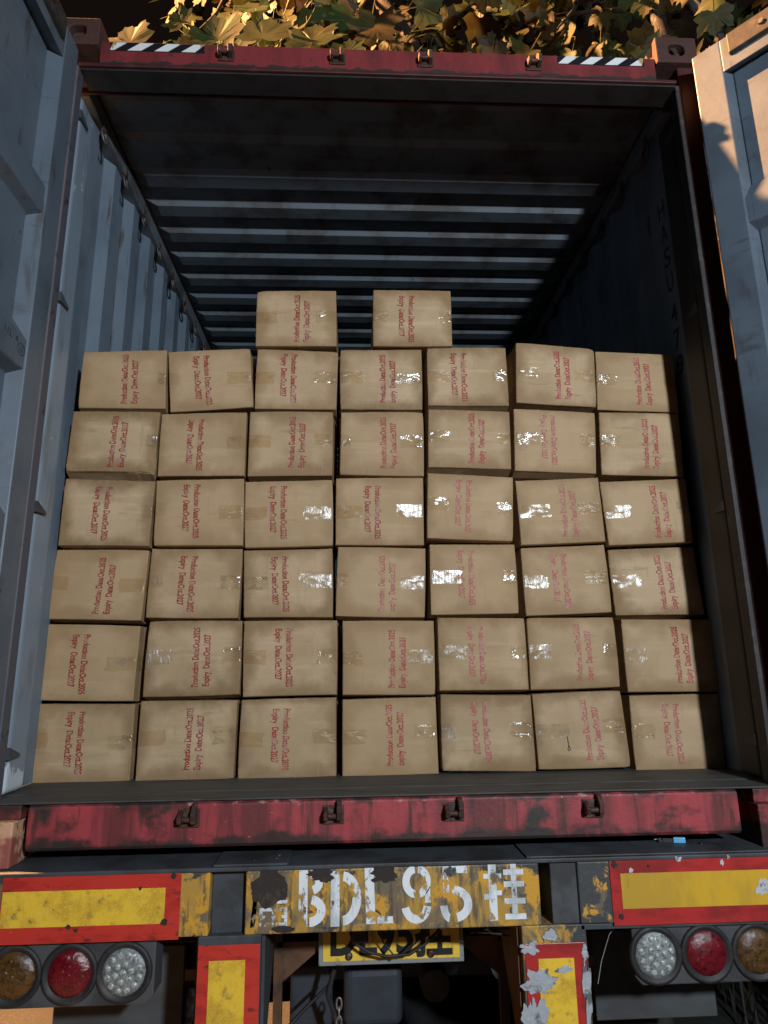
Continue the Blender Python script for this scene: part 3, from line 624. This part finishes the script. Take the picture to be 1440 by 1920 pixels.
bar(m, .124, .141, -.080, -.014); bar(m, .149, .192, -.032, -.014); arc(m, .152, -.108, .050, .044, -78, 96, .018); arc(m, .144, -.108, .028, .044, 185, 258, .016)             # 5
bar(m, .252, .270, -.152, -.010); bar(m, .236, .2495, -.048, -.036); bar(m, .2725, .286, -.048, -.036); bar(m, .236, .2495, -.100, -.086); bar(m, .2725, .286, -.090, -.078)
for z in (-.040, -.070): bar(m, .292, .348, z, z+.014)
for z in (-.112, -.150): bar(m, .292, .350, z, z+.014)
bar(m, .312, .328, -.0255, -.010); bar(m, .312, .328, -.0685, -.0425) if False else None
bar(m, .3125, .3275, -.0555, -.0405); bar(m, .3125, .3275, -.0975, -.0705); bar(m, .3125, .3275, -.1355, -.1125)
# what is left of the first character
for z in (-.094, -.112, -.130, -.148): bar(m, -.372, -.298, z, z+.008)
for x in (-.372, -.339, -.306): bar(m, x, x+.008, -.1215, -.1125); bar(m, x, x+.008, -.1395, -.1305); bar(m, -.396, -.384, -.150, -.085, .006)
m.obj('stencil_lettering', white, B, flip=False)
tar = surf('dark_tar_patch', (.028, .022, .02), [dict(c=(.07, .045, .03), s=30, lo=.55, hi=.7)], rough=.8, bump=[(50, .3)])
def blob(cx, cz, rx, rz, sd, y=-.0525, mat=None, par=None, name='tar_patch', amp=.3):
    m = MB(); n = 90; vs = [(cx, y, cz)]
    for i in range(n):
        a = 2*math.pi*i/n; k = 1+amp*noise.fractal(Vector((math.cos(a)*1.3+sd, math.sin(a)*1.3, sd)), .8, 2.1, 7)
        vs.append((cx+rx*k*math.cos(a), y, cz+rz*k*math.sin(a)))
    m.add(vs, [(0, 1+i, 1+(i+1) % n) for i in range(n)]); vs2 = [(a, -.05, c) for a, _, c in vs[1:]]; m.add(vs[1:]+vs2, [(i, (i+1) % n, n+(i+1) % n, n+i) for i in range(n)])
    return m.obj(name, mat or tar, par or B, flip=False)
blob(-.345, -.052, .049, .046, 1.3); blob(-.205, -.026, .036, .017, 4.1, amp=.5); blob(-.035, -.032, .040, .021, 7.7, amp=.6); blob(-.31, -.156, .03, .008, 2.2)
# reflector boards
M['refl_red'] = surf('red_reflector_sheet', (.56, .045, .032), [dict(c=(.42, .03, .025), s=(9, 9, 30), lo=.45, hi=.65), dict(c=(.12, .03, .025), s=(24, 24, 60), lo=.58, hi=.70, k=.85), dict(c=(.75, .16, .08), s=60, lo=.66, hi=.75), dict(c=(.35, .36, .38), s=55, lo=.775, hi=.785)], rough=.32, bump=[(12, .15)])
M['refl_yellow'] = surf('yellow_reflector_sheet', (.84, .54, .045), [dict(c=(.62, .38, .035), s=14, lo=.42, hi=.62), dict(c=(.24, .155, .05), s=30, lo=.54, hi=.68, d=10, ro=.72, k=.9), dict(c=(.05, .04, .025), s=52, lo=.665, hi=.70, d=9, ro=.7), dict(c=(.85, .62, .12), s=240, lo=.5, hi=.62, k=.6)], rough=.3, bump=[(14, .12), (300, .02)])
M['refl_yellow_clean'] = surf('yellow_reflector_sheet_plain', (.66, .40, .035), [dict(c=(.52, .32, .045), s=(9, 9, 4), lo=.42, hi=.62), dict(c=(.25, .16, .05), s=(34, 34, 12), lo=.66, hi=.76, d=9, k=.8), dict(c=(.45, .45, .45), s=40, lo=.755, hi=.765, d=6)], rough=.3, bump=[(14, .1)])
M['refl_red_dull'] = surf('red_reflector_sheet_dull', (.46, .03, .03), [dict(c=(.26, .025, .025), s=(9, 9, 20), lo=.42, hi=.65), dict(c=(.08, .025, .025), s=(24, 24, 40), lo=.64, hi=.76, k=.8), dict(c=(.55, .56, .58), s=44, lo=.765, hi=.775)], rough=.35, bump=[(12, .15)])
peel_s = surf('peeled_silver_backing', (.38, .41, .45), [dict(c=(.12, .13, .14), s=26, lo=.52, hi=.62, d=9), dict(c=(.5, .53, .57), s=70, lo=.55, hi=.7)], rough=.5, bump=[(40, .4)])
def board(x0, x1, z0, z1, b, reds, yel, par, y=-.050, name='reflector_board', inn=None, label=None):
    m = MB(); m.box(x0, x1, y-.0035, y-.0002, z0, z1); o = m.obj(name, reds, par, bevel=.001)
    i = inn or (x0+b[0], x1-b[1], z0+b[2], z1-b[3]); m = MB(); m.box(i[0], i[1], y-.0055, y-.0037, i[2], i[3]); m.obj('yellow_field', yel, o)
    if label: o['label'] = label
    return o
RB = board(-1.052, -.583, -.172, -.004, (.004, .040, .040, .042), M['refl_red'], M['refl_yellow'], T, label='bright pitted reflector board on the left of the beam')
LB0 = board(-1.205, -1.066, -.172, -.004, (.02, .02, .04, .042), M['refl_red'], M['refl_yellow'], T)
BR = board(.590, 1.06, -.174, -.004, (.028, .002, .042, .040), M['refl_red_dull'], M['refl_yellow_clean'], T, label='duller reflector board on the right of the beam')
board(1.063, 1.205, -.174, -.004, (.002, .02, .042, .040), M['refl_red_dull'], M['refl_yellow_clean'], T)
for k, (x, z, r) in enumerate(((-.603, -.018, .007), (-.622, -.128, .009), (-.69, -.046, .004), (-.85, -.142, .005), (-.87, -.132, .006))): blob(x, z, r, r*.9, k+20., y=-.0565, par=RB, name='worn_spot', amp=.5)
for k, (x, z, r) in enumerate(((.605, -.02, .008), (.612, -.15, .006), (.70, -.027, .003))): blob(x, z, r, r, k+30., y=-.0565, par=BR, name='worn_spot', amp=.5)
chipw = surf('bare_light_chip', (.5, .52, .54), [dict(c=(.2, .2, .2), s=60, lo=.55, hi=.65)], rough=.6)
for k, (x, z, rx, rz) in enumerate(((.648, -.037, .006, .006), (.785, -.010, .010, .006), (.91, -.022, .005, .007), (1.02, -.09, .02, .018), (.93, -.01, .004, .005))): blob(x, z, rx, rz, k+40., y=-.0568, par=BR, name='paint_chip', mat=chipw, amp=.5)
# underride posts with their own boards
for s, x0, x1 in ((-1, -.533, -.366), (1, .336, .513)):
    m = MB(); m.box(x0, x1, -.045, .035, -.80, -.1695); p = m.obj('underride_post', M['yellow_beam'] if s > 0 else M['dark_steel'], T, bevel=.003)
    if s < 0: rb = board(x0+.002, x1-.002, -.70, -.190, (.030, .038, .05, .036), M['refl_red'], M['refl_yellow'], p, y=-.045)
    else:
        rb = board(x0+.006, x1-.006, -.72, -.212, (.034, .034, .05, .036), M['refl_red_dull'], M['refl_yellow'], p, y=-.045)
        for k, (x, z, rx, rz) in enumerate(((.352, -.222, .024, .014), (.372, -.305, .040, .034), (.355, -.40, .028, .07), (.503, -.33, .010, .075), (.504, -.235, .008, .018), (.44, -.275, .022, .008), (.36, -.52, .03, .06))):
            blob(x, z, rx, rz, k+50., y=-.0515, par=p, name='peeled_patch', mat=peel_s, amp=.75)
        blob(.415, -.192, .020, .014, 61., y=-.0465, par=p, name='peeled_patch', mat=peel_s, amp=.4)
    for e in (x0-.004, x1+.004):
        m = MB(); m.prism([(-.02, -.172), (.26, -.172), (.26, -.20), (.005, -.52), (-.02, -.52)], 'x', e-.004, e+.004); m.obj('gusset', M['dark_steel'] if s < 0 else M['brown_steel'], p)
m = MB(); m.box(-1.1, 1.1, -.04, .05, -.92, -.80); m.obj('underride_bar', M['dark_steel'], T, bevel=.01)
# lamp housings
def lens(name, c, dots):
    return surf(name, c, [dict(c=tuple(x*.45 for x in c), s=60, lo=.45, hi=.65), dict(c=tuple(min(1, x*1.5+.02) for x in c), s=110, lo=.62, hi=.7)], rough=.12, spec=.9, bump=[(160, .25)])
LM = {'amber': lens('amber_lens', (.11, .055, .015), 1), 'red': lens('red_lens', (.16, .006, .014), 1), 'clear': lens('clear_lens', (.24, .27, .27), 1)}
led = surf('led_reflector_cup', (.42, .46, .46), [dict(c=(.16, .18, .18), s=150, lo=.45, hi=.6)], rough=.15, spec=.9)
for s, cs in ((-1, ((-1.010, 'amber'), (-.866, 'red'), (-.725, 'clear'))), (1, ((.707, 'clear'), (.850, 'red'), (.994, 'amber')))):
    z0, z1 = (-.330, -.1735) if s < 0 else (-.330, -.184)
    xo = s*1.13; xi = s*.646
    m = MB(); pts = [(xi, z1), (xi, z0+.02), (xi+s*.018, z0), (xo, z0), (xo, z1)]; m.prism(pts, 'y', -.028, .05)
    hb = m.obj('lamp_housing', M['box_panel'], T, bevel=.004)
    for x, k in cs:
        zc = -.252 if s < 0 else -.256
        m = MB(); m.lathe([(.074, -.029), (.072, -.036), (.064, -.037), (.059, -.031), (.056, -.030)], (x, 0, zc), n=40); m.obj('rubber_rim', M['rubber'], hb)
        m = MB(); m.lathe([(.0565, -.029), (.054, -.034), (.03, -.038), (.001, -.0395)], (x, 0, zc), n=40); o = m.obj('lamp_lens', LM[k], hb)
        o['label'] = {'amber': 'amber lamp lens', 'red': 'red lamp lens', 'clear': 'clear lamp lens with round cells'}[k]
        if k == 'clear':
            m = MB()
            for i, (rr, nn) in enumerate(((0, 1), (.021, 6), (.042, 12))):
                for j in range(nn):
                    a = 2*math.pi*j/nn+.26; cx_, cz_ = x+rr*math.cos(a), zc+rr*math.sin(a); yb = -.0385+.0045*(rr/.042)
                    m.lathe([(.0098, yb), (.0085, yb-.003), (.005, yb-.0055), (.0006, yb-.0062)], (cx_, 0, cz_), n=10)
            m.obj('light_cells', led, hb)
        else:
            m = MB()
            for i, (rr, nn) in enumerate(((0, 1), (.018, 6), (.036, 10))):
                for j in range(nn):
                    a = 2*math.pi*j/nn+.5; cx_, cz_ = x+rr*math.cos(a), zc+rr*math.sin(a); yb = -.0385+.004*(rr/.04)
                    m.lathe([(.005, yb), (.004, yb-.0018), (.0005, yb-.0028)], (cx_, 0, cz_), n=8)
            m.obj('light_cells', LM[k], hb)
    if s > 0:
        m = MB(); m.tube([(.625, -.0, -.178), (.60, .02, -.22), (.575, .03, -.29), (.56, .03, -.345)], .0014, 5); m.obj('loose_wire', surf('pale_wire', (.3, .3, .28), rough=.6), hb)
m = MB(); m.box(.50, 1.2, -.045, .09, -.184, -.170); m.obj('angle_iron', M['dark_steel'], T, bevel=.002)
# number plate, half hidden behind the beam
m = MB(); m.box(-.230, .228, .300, .306, -.385, -.160); lp = m.obj('license_plate', M['plate_rim'] if 'plate_rim' in M else surf('grey_plate_rim', (.26, .28, .28), [dict(c=(.1, .1, .1), s=40, lo=.55, hi=.68)], rough=.5), T, bevel=.012, seg=4)
m = MB(); m.box(-.216, .214, .297, .2995, -.371, -.172); m.obj('plate_field', surf('yellow_plate', (.88, .60, .07), [dict(c=(.36, .24, .06), s=(20, 20, 8), lo=.5, hi=.65), dict(c=(.12, .09, .04), s=40, lo=.70, hi=.76)], rough=.45), lp)
m = MB(); v, f = flat_text('DL95挂', .385, .105, bold=.03); m.add([(-.193+x, .2962, -.352+y) for x, y in v], f); m.obj('plate_lettering', ink, lp, flip=False)
for x in (-.135, .123): m = MB(); m.lathe([(.012, .296), (.011, .291), (.006, .289), (.0005, .289)], (x, 0, -.357), n=12); m.obj('bolt', M['steel'], lp)
m = MB(); m.tube([(-.19, .30, -.12), (-.12, .24, -.30), (-.075, .235, -.325), (-.02, .235, -.338), (.05, .235, -.335), (.10, .24, -.31), (.14, .25, -.28), (.2, .27, -.2)], .0045, 7)
m.tube([(-.06, .25, -.16), (-.03, .24, -.30), (.01, .236, -.345), (.05, .236, -.32), (.10, .236, -.28), (.14, .24, -.2)], .0028, 7)
m.obj('cable', M['rubber'], T)
m = MB(); m.box(-.125, -.075, .225, .26, -.300, -.18); m.obj('junction_box', M['rubber'], T, bevel=.006)
m = MB(); rn = random.Random(3)
for k in range(12):
    x = .10+.02*k; m.tube([(x, .05+rn.random()*.1, -.16), (x+.05, .08, -.19-rn.random()*.03), (x+.10, .08, -.185-rn.random()*.05), (x+.15+rn.random()*.05, .07, -.19-rn.random()*.06)], .002, 5)
m.tube([(.02, .08, -.155), (.10, .09, -.183), (.22, .09, -.188), (.32, .09, -.175)], .011, 8)
m.obj('cable_bundle', M['rubber'], T)
# frame members further in
for s in (-1, 1):
    m = MB(); m.box(*sorted((s*.53, s*.64)), .30, 10.5, -.05, -.02); m.box(*sorted((s*.578, s*.592)), .30, 10.5, -.38, -.05); m.box(*sorted((s*.53, s*.64)), .30, 10.5, -.41, -.38); m.obj('chassis_rail', M['brown_steel'], T)
    m = MB(); m.box(*sorted((s*.345, s*.372)), .33, .36, -.66, -.20); m.prism([(s*.345, -.33), (s*.20, -.33), (s*.345, -.44)], 'y', .34, .348); m.box(*sorted((s*.20, s*.36)), .33, .40, -.34, -.325); m.obj('bracket', M['brown_steel'], T)
    m = MB(); m.box(*sorted((s*.655, s*1.05)), .35, .358, -.585 if s > 0 else -.80, -.33); m.obj('mud_flap', M['flap'], T, bevel=.003)
    for yy in (1.25, 2.55):
        m = MB(); m.lathe([(.26, -.13), (.40, -.145), (.47, -.14), (.505, -.11), (.51, 0), (.505, .11), (.47, .14), (.40, .145), (.26, .13)], (s*.95, yy, -.74), axis='x', n=48); wh = m.obj('wheel', surf('tyre_rubber', (.02, .02, .021), [dict(c=(.05, .045, .04), s=8, lo=.5, hi=.7)], rough=.85, bump=[((3, 60, 60), .3)]), T)
        m = MB(); m.lathe([(.262, -.12), (.22, -.08), (.12, -.05), (.001, -.06)], (s*.95, yy, -.74), axis='x', n=32); m.lathe([(.262, .12), (.22, .04), (.12, .05), (.001, .06)], (s*.95, yy, -.74), axis='x', n=32); m.obj('rim', M['steel'], wh)
for yy in (1.25, 2.55):
    m = MB(); m.cyl((-.85, yy, -.74), (.85, yy, -.74), .065, 16); m.obj('axle', M['dark_steel'], T)
m = MB(); m.box(-1.05, 1.05, .42, .50, -.35, -.06); m.obj('cross_member', M['dark_steel'], T, bevel=.005)
M['tank'] = surf('blue_grey_tank', (.038, .048, .064), [dict(c=(.03, .035, .04), s=7, lo=.45, hi=.65)], rough=.55, bump=[(20, .15)])
m = MB(); m.box(-.155, .045, .5, .85, -.655, -.468); m.obj('air_tank', M['tank'], T, bevel=.03, seg=4)
m = MB(); m.box(-.345, -.195, .62, .9, -.70, -.50); m.obj('air_tank', M['tank'], T, bevel=.015, seg=3)
m = MB(); m.tube([(-.20, .46, -.30), (-.185, .44, -.45), (-.205, .44, -.52), (-.175, .44, -.60)], .009, 8); m.tube([(-.36, .40, -.62), (-.28, .44, -.56), (-.19, .45, -.49)], .006, 6); m.obj('hose', M['rubber'], T)
m = MB()
for k in range(9):
    z = -.545-.026*k; n = 14; ring = []
    for i in range(n):
        a = 2*math.pi*i/n; u, v_ = .0085*math.cos(a), .018*math.sin(a); ring.append((-.168+(u if k % 2 == 0 else 0), .43+(0 if k % 2 == 0 else u), z+v_))
    m.tube(ring+[ring[0]], .0032, 6, cap=False)
m.obj('chain', surf('chain_steel', (.34, .33, .31), [dict(c=(.1, .07, .05), s=60, lo=.5, hi=.65)], rough=.4, metal=.6), T)
for k, (x, y, z) in enumerate(((.19, .8, -.66), (.46, .8, -.60))):
    m = MB(); m.cyl((x, y, z), (x, y+.12, z), .055, 18); m.obj('brake_chamber', M['dark_steel'], T)

# small fastener lying on the deck
P_ = empty('plastic_fastener', (.81, .06, .004), 'small light blue and black plastic piece lying on dark deck plate under the sill', 'plastic piece')
m = MB(); m.box(.018, .052, -.010, .012, .0005, .016); o = m.obj('blue_cap', surf('light_blue_plastic', (.12, .42, .75), rough=.35), None, bevel=.002); o.parent = P_
m = MB(); m.box(-.012, .0175, -.007, .009, .0005, .012); m.box(-.024, -.0125, -.011, -.001, .0005, .008); o = m.obj('black_body', M['rubber'], None, bevel=.001); o.parent = P_
m = MB(); m.cyl((-.012, .003, .009), (-.034, .003, .006), .0028, 8); o = m.obj('metal_tip', surf('bright_metal', (.6, .6, .58), rough=.3, metal=.8), None); o.parent = P_
P_.rotation_euler[2] = -.25

# ================================================================ ground
m = MB(); m.add([(-150, -150, -1.25), (150, -150, -1.25), (150, 150, -1.25), (-150, 150, -1.25)], [(0, 1, 2, 3)]); g = m.obj('ground', M['ground'], None, flip=False); tag(g, kind='structure', label='dark asphalt yard')
m = MB(); rn = random.Random(11)
for k in range(1500):
    x, y = rn.uniform(1.75, 4.2), rn.uniform(1.2, 5.5); h = rn.uniform(.12, .5); a = rn.uniform(0, 6.28); l = rn.uniform(.05, .2); wd = rn.uniform(.003, .008)
    dx, dy = math.cos(a), math.sin(a)
    m.add([(x-dy*wd, y+dx*wd, -1.25), (x+dy*wd, y-dx*wd, -1.25), (x+dx*l*.4+dy*wd*.8, y+dy*l*.4-dx*wd*.8, -1.25+h*.6), (x+dx*l*.4-dy*wd*.8, y+dy*l*.4+dx*wd*.8, -1.25+h*.6), (x+dx*l, y+dy*l, -1.25+h)], [(0, 1, 2, 3), (3, 2, 4)])
tag(m.obj('weeds', surf('weed_green', (.014, .02, .009), [dict(c=(.025, .02, .01), s=3, lo=.4, hi=.6)], rough=.7), None, flip=False), 'tall weeds growing on the ground to the right of the trailer', 'weeds', kind='stuff')

# ================================================================ plane tree over the roof
TR = empty('plane_tree', (2.35, 1.3, -1.25), 'plane tree with yellow autumn leaves and mottled bark hanging over the container', 'tree')
m = MB(); m.tube([(2.36, 1.3, -1.25), (2.30, 1.34, .6), (2.2, 1.4, 2.4), (2.08, 1.47, 4.0), (2.017, 1.5, 4.67), (1.975, 1.5, 5.05), (1.9, 1.55, 5.9), (1.8, 1.7, 7.0)], .05, 14, radii=[.12, .095, .075, .052, .047, .044, .036, .02]); trunk = m.obj('trunk', M['mottled_bark'], TR, flip=False)
m = MB(); m.tube([(2.27, 1.36, 1.3), (2.75, 1.6, 2.7), (2.72, 1.55, 4.0), (2.43, 1.5, 4.70), (2.25, 1.5, 5.02), (2.3, 1.6, 5.9)], .045, 12, radii=[.07, .062, .052, .045, .042, .02]); m.obj('limb', M['mottled_bark'], TR, flip=False)
m = MB(); m.tube([(1.93, 1.53, 5.5), (1.2, 1.6, 5.55), (.5, 1.6, 5.45), (-.1, 1.7, 5.5), (-1.0, 2.0, 5.8)], .04, 10, radii=[.036, .034, .03, .024, .012])
m.tube([(.02, 1.66, 5.5), (.10, 1.55, 4.95), (.22, 1.45, 4.62), (.32, 1.35, 4.3), (.36, 1.2, 3.9)], .04, 10, radii=[.05, .055, .05, .035, .012])
m.tube([(1.2, 1.6, 5.55), (1.3, 1.2, 4.75), (1.2, 1.0, 4.3), (1.0, .8, 3.9)], .02, 8, radii=[.024, .016, .012, .005]); m.tube([(1.98, 1.5, 5.0), (1.7, 1.4, 4.8), (1.35, 1.35, 4.7), (1.0, 1.2, 4.45)], .02, 8, radii=[.02, .015, .012, .006])
m.tube([(.5, 1.6, 5.45), (.62, 1.3, 4.7), (.75, 1.1, 4.3)], .02, 8, radii=[.016, .012, .006]); m.tube([(-.4, 1.75, 5.6), (-.55, 1.2, 4.6), (-.7, .9, 4.0)], .02, 8, radii=[.018, .012, .005]); m.tube([(-1.0, 2.0, 5.8), (-.95, 1.2, 4.4), (-.9, .7, 3.7)], .02, 8, radii=[.016, .01, .004])
m.obj('branches', M['bark'], TR, flip=False)
lf, nt, b, out, co = surf('autumn_leaf', (.30, .2, .05), rough=.55, spec=.35, ret=True)
at = nt.nodes.new('ShaderNodeAttribute'); at.attribute_name = 'tone'
cr = nt.nodes.new('ShaderNodeValToRGB'); el = cr.color_ramp.elements; el[0].position = 0; el[0].color = (.035, .026, .010, 1); el[1].position = 1; el[1].color = (.026, .055, .014, 1)
for p_, c_ in ((.25, (.048, .040, .012)), (.5, (.060, .080, .024)), (.75, (.054, .088, .030))): e_ = el.new(p_); e_.color = (*c_, 1)
nt.links.new(at.outputs['Fac'], cr.inputs[0]); n1 = ramp(nt, noise_(nt, co, 14, 6), .42, .7); c1 = mixc(nt, math_(nt, 'MULTIPLY', n1, .6), cr.outputs[0], (.04, .02, .008))
n2 = ramp(nt, noise_(nt, co, 60, 6), .62, .7); c2 = mixc(nt, math_(nt, 'MULTIPLY', n2, .7), c1, (.03, .016, .008))
va = nt.nodes.new('ShaderNodeAttribute'); va.attribute_name = 'vein'; c3 = mixc(nt, math_(nt, 'MULTIPLY', va.outputs['Fac'], .18), c2, (.16, .13, .06)); nt.links.new(c3, b.inputs['Base Color'])
tl = nt.nodes.new('ShaderNodeBsdfTranslucent'); nt.links.new(c3, tl.inputs[0]); mx = nt.nodes.new('ShaderNodeMixShader'); mx.inputs[0].default_value = .3
nt.links.new(b.outputs[0], mx.inputs[1]); nt.links.new(tl.outputs[0], mx.inputs[2]); nt.links.new(mx.outputs[0], out.inputs[0])
HALF = [(0, 1.05), (.10, .88), (.26, .86), (.27, .74), (.34, .66), (.45, .68), (.56, .80), (.78, .82), (.74, .66), (.80, .50), (.70, .40), (.68, .30), (.76, .20), (.90, .04), (.68, -.06), (.52, -.18), (.26, -.14), (.03, .0)]
OUT = HALF+[(-x, y) for x, y in HALF[::-1] if x > 0]
def leaf(V, Fc, tone, vein, pos, size, ax, ay, rr, tn, curl):
    """ax = leaf's width direction, ay = towards its tip"""
    az = ax.cross(ay); n0 = len(V); cu = rr.uniform(-.3, .5)*curl; cv = rr.uniform(-.35, .45)*curl
    def P(x, y, jit=1):
        x *= 1+jit*rr.uniform(-.07, .07); y *= 1+jit*rr.uniform(-.05, .05)
        z = cu*x*x+cv*(y-.3)**2+abs(x)*.12*curl+rr.uniform(-.010, .010)*jit
        return pos+size*.5*(ax*x+ay*y+az*z)
    k = len(OUT); V.append(P(0, .12, 0)); vein.append(1)
    for x, y in OUT: V.append(P(x*.5, .12+(y-.12)*.5)); vein.append(.35 if (x, y) in ((0, 1.05),) or abs(abs(x)-.74) < .01 or abs(abs(x)-.86) < .01 else 0)
    for x, y in OUT: V.append(P(x, y)); vein.append(0)
    for i in range(k):
        j = (i+1) % k; Fc.append((n0, n0+1+i, n0+1+j)); Fc.append((n0+1+i, n0+1+k+i, n0+1+k+j, n0+1+j))
    tone += [tn]*(2*k+1)
    n0 = len(V); q = pos-size*.5*ay*.75+az*size*.1
    for a_, b_ in ((pos, .010), (q, .008)): V.append(a_+ax*b_*size); V.append(a_-ax*b_*size); tone += [.3, .3]; vein += [1, 1]
    Fc.append((n0, n0+2, n0+3, n0+1))
V, Fc, tone, vein = [], [], [], []; rr = random.Random(5)
def rand_dir(r): 
    while 1:
        v = Vector((r.uniform(-1, 1), r.uniform(-1, 1), r.uniform(-1, 1)))
        if .1 < v.length < 1: return v.normalized()
cnt = 0
while cnt < 950:
    y = rr.uniform(.40, 3.3); x = rr.uniform(-1.9, 3.6); z = 2.82+1.18*y+rr.uniform(-.45, 1.15)
    if z < 3.0: continue
    k = (x+.12)/(y+2.01)
    dens = 0 if k < -.36 else .45 if k < -.27 else .8 if k < -.1 else 1
    cl = noise.noise(Vector((x*1.5, y*1.5, z*1.5)))
    if rr.random() > dens*(1.0 if cl > -.02 else .10)*(.45 if k > .27 else 1): continue
    if x > 1.9 and rr.random() < .35: continue
    nrm = (Vector((-.38, -.85, -.15))+rand_dir(rr)*.65).normalized(); ay = (Vector((0, .1, -.5))+rand_dir(rr)).normalized(); ax = ay.cross(nrm).normalized(); ay = nrm.cross(ax).normalized()
    green = .10 if x > .9 else 0
    tn = min(1, max(0, rr.gauss(.42+green+(.2 if k < -.12 else 0)+.25*noise.noise(Vector((x, y, z+7))), .22))); leaf(V, Fc, tone, vein, Vector((x, y, z)), rr.uniform(.15, .31), ax, ay, rr, tn, .65); cnt += 1
# the big leaves just behind the header's top edge
for (x, y, z, sz, ang, tn) in LEAVES:
    ay = Vector((math.sin(ang), .15, math.cos(ang))).normalized(); ax = ay.cross(Vector((-.22, -.95, .05)).normalized()).normalized(); leaf(V, Fc, tone, vein, Vector((x, y, z)), sz, ax, ay, rr, tn, .35)
me = bpy.data.meshes.new('leaves'); me.from_pydata(V, [], Fc); me.materials.append(lf); me.polygons.foreach_set('use_smooth', [True]*len(me.polygons))
a1 = me.attributes.new('tone', 'FLOAT', 'POINT'); a1.data.foreach_set('value', tone); a2 = me.attributes.new('vein', 'FLOAT', 'POINT'); a2.data.foreach_set('value', vein)
o = bpy.data.objects.new('leaves', me); COL.objects.link(o); o.parent = TR; o.location = -TR.location
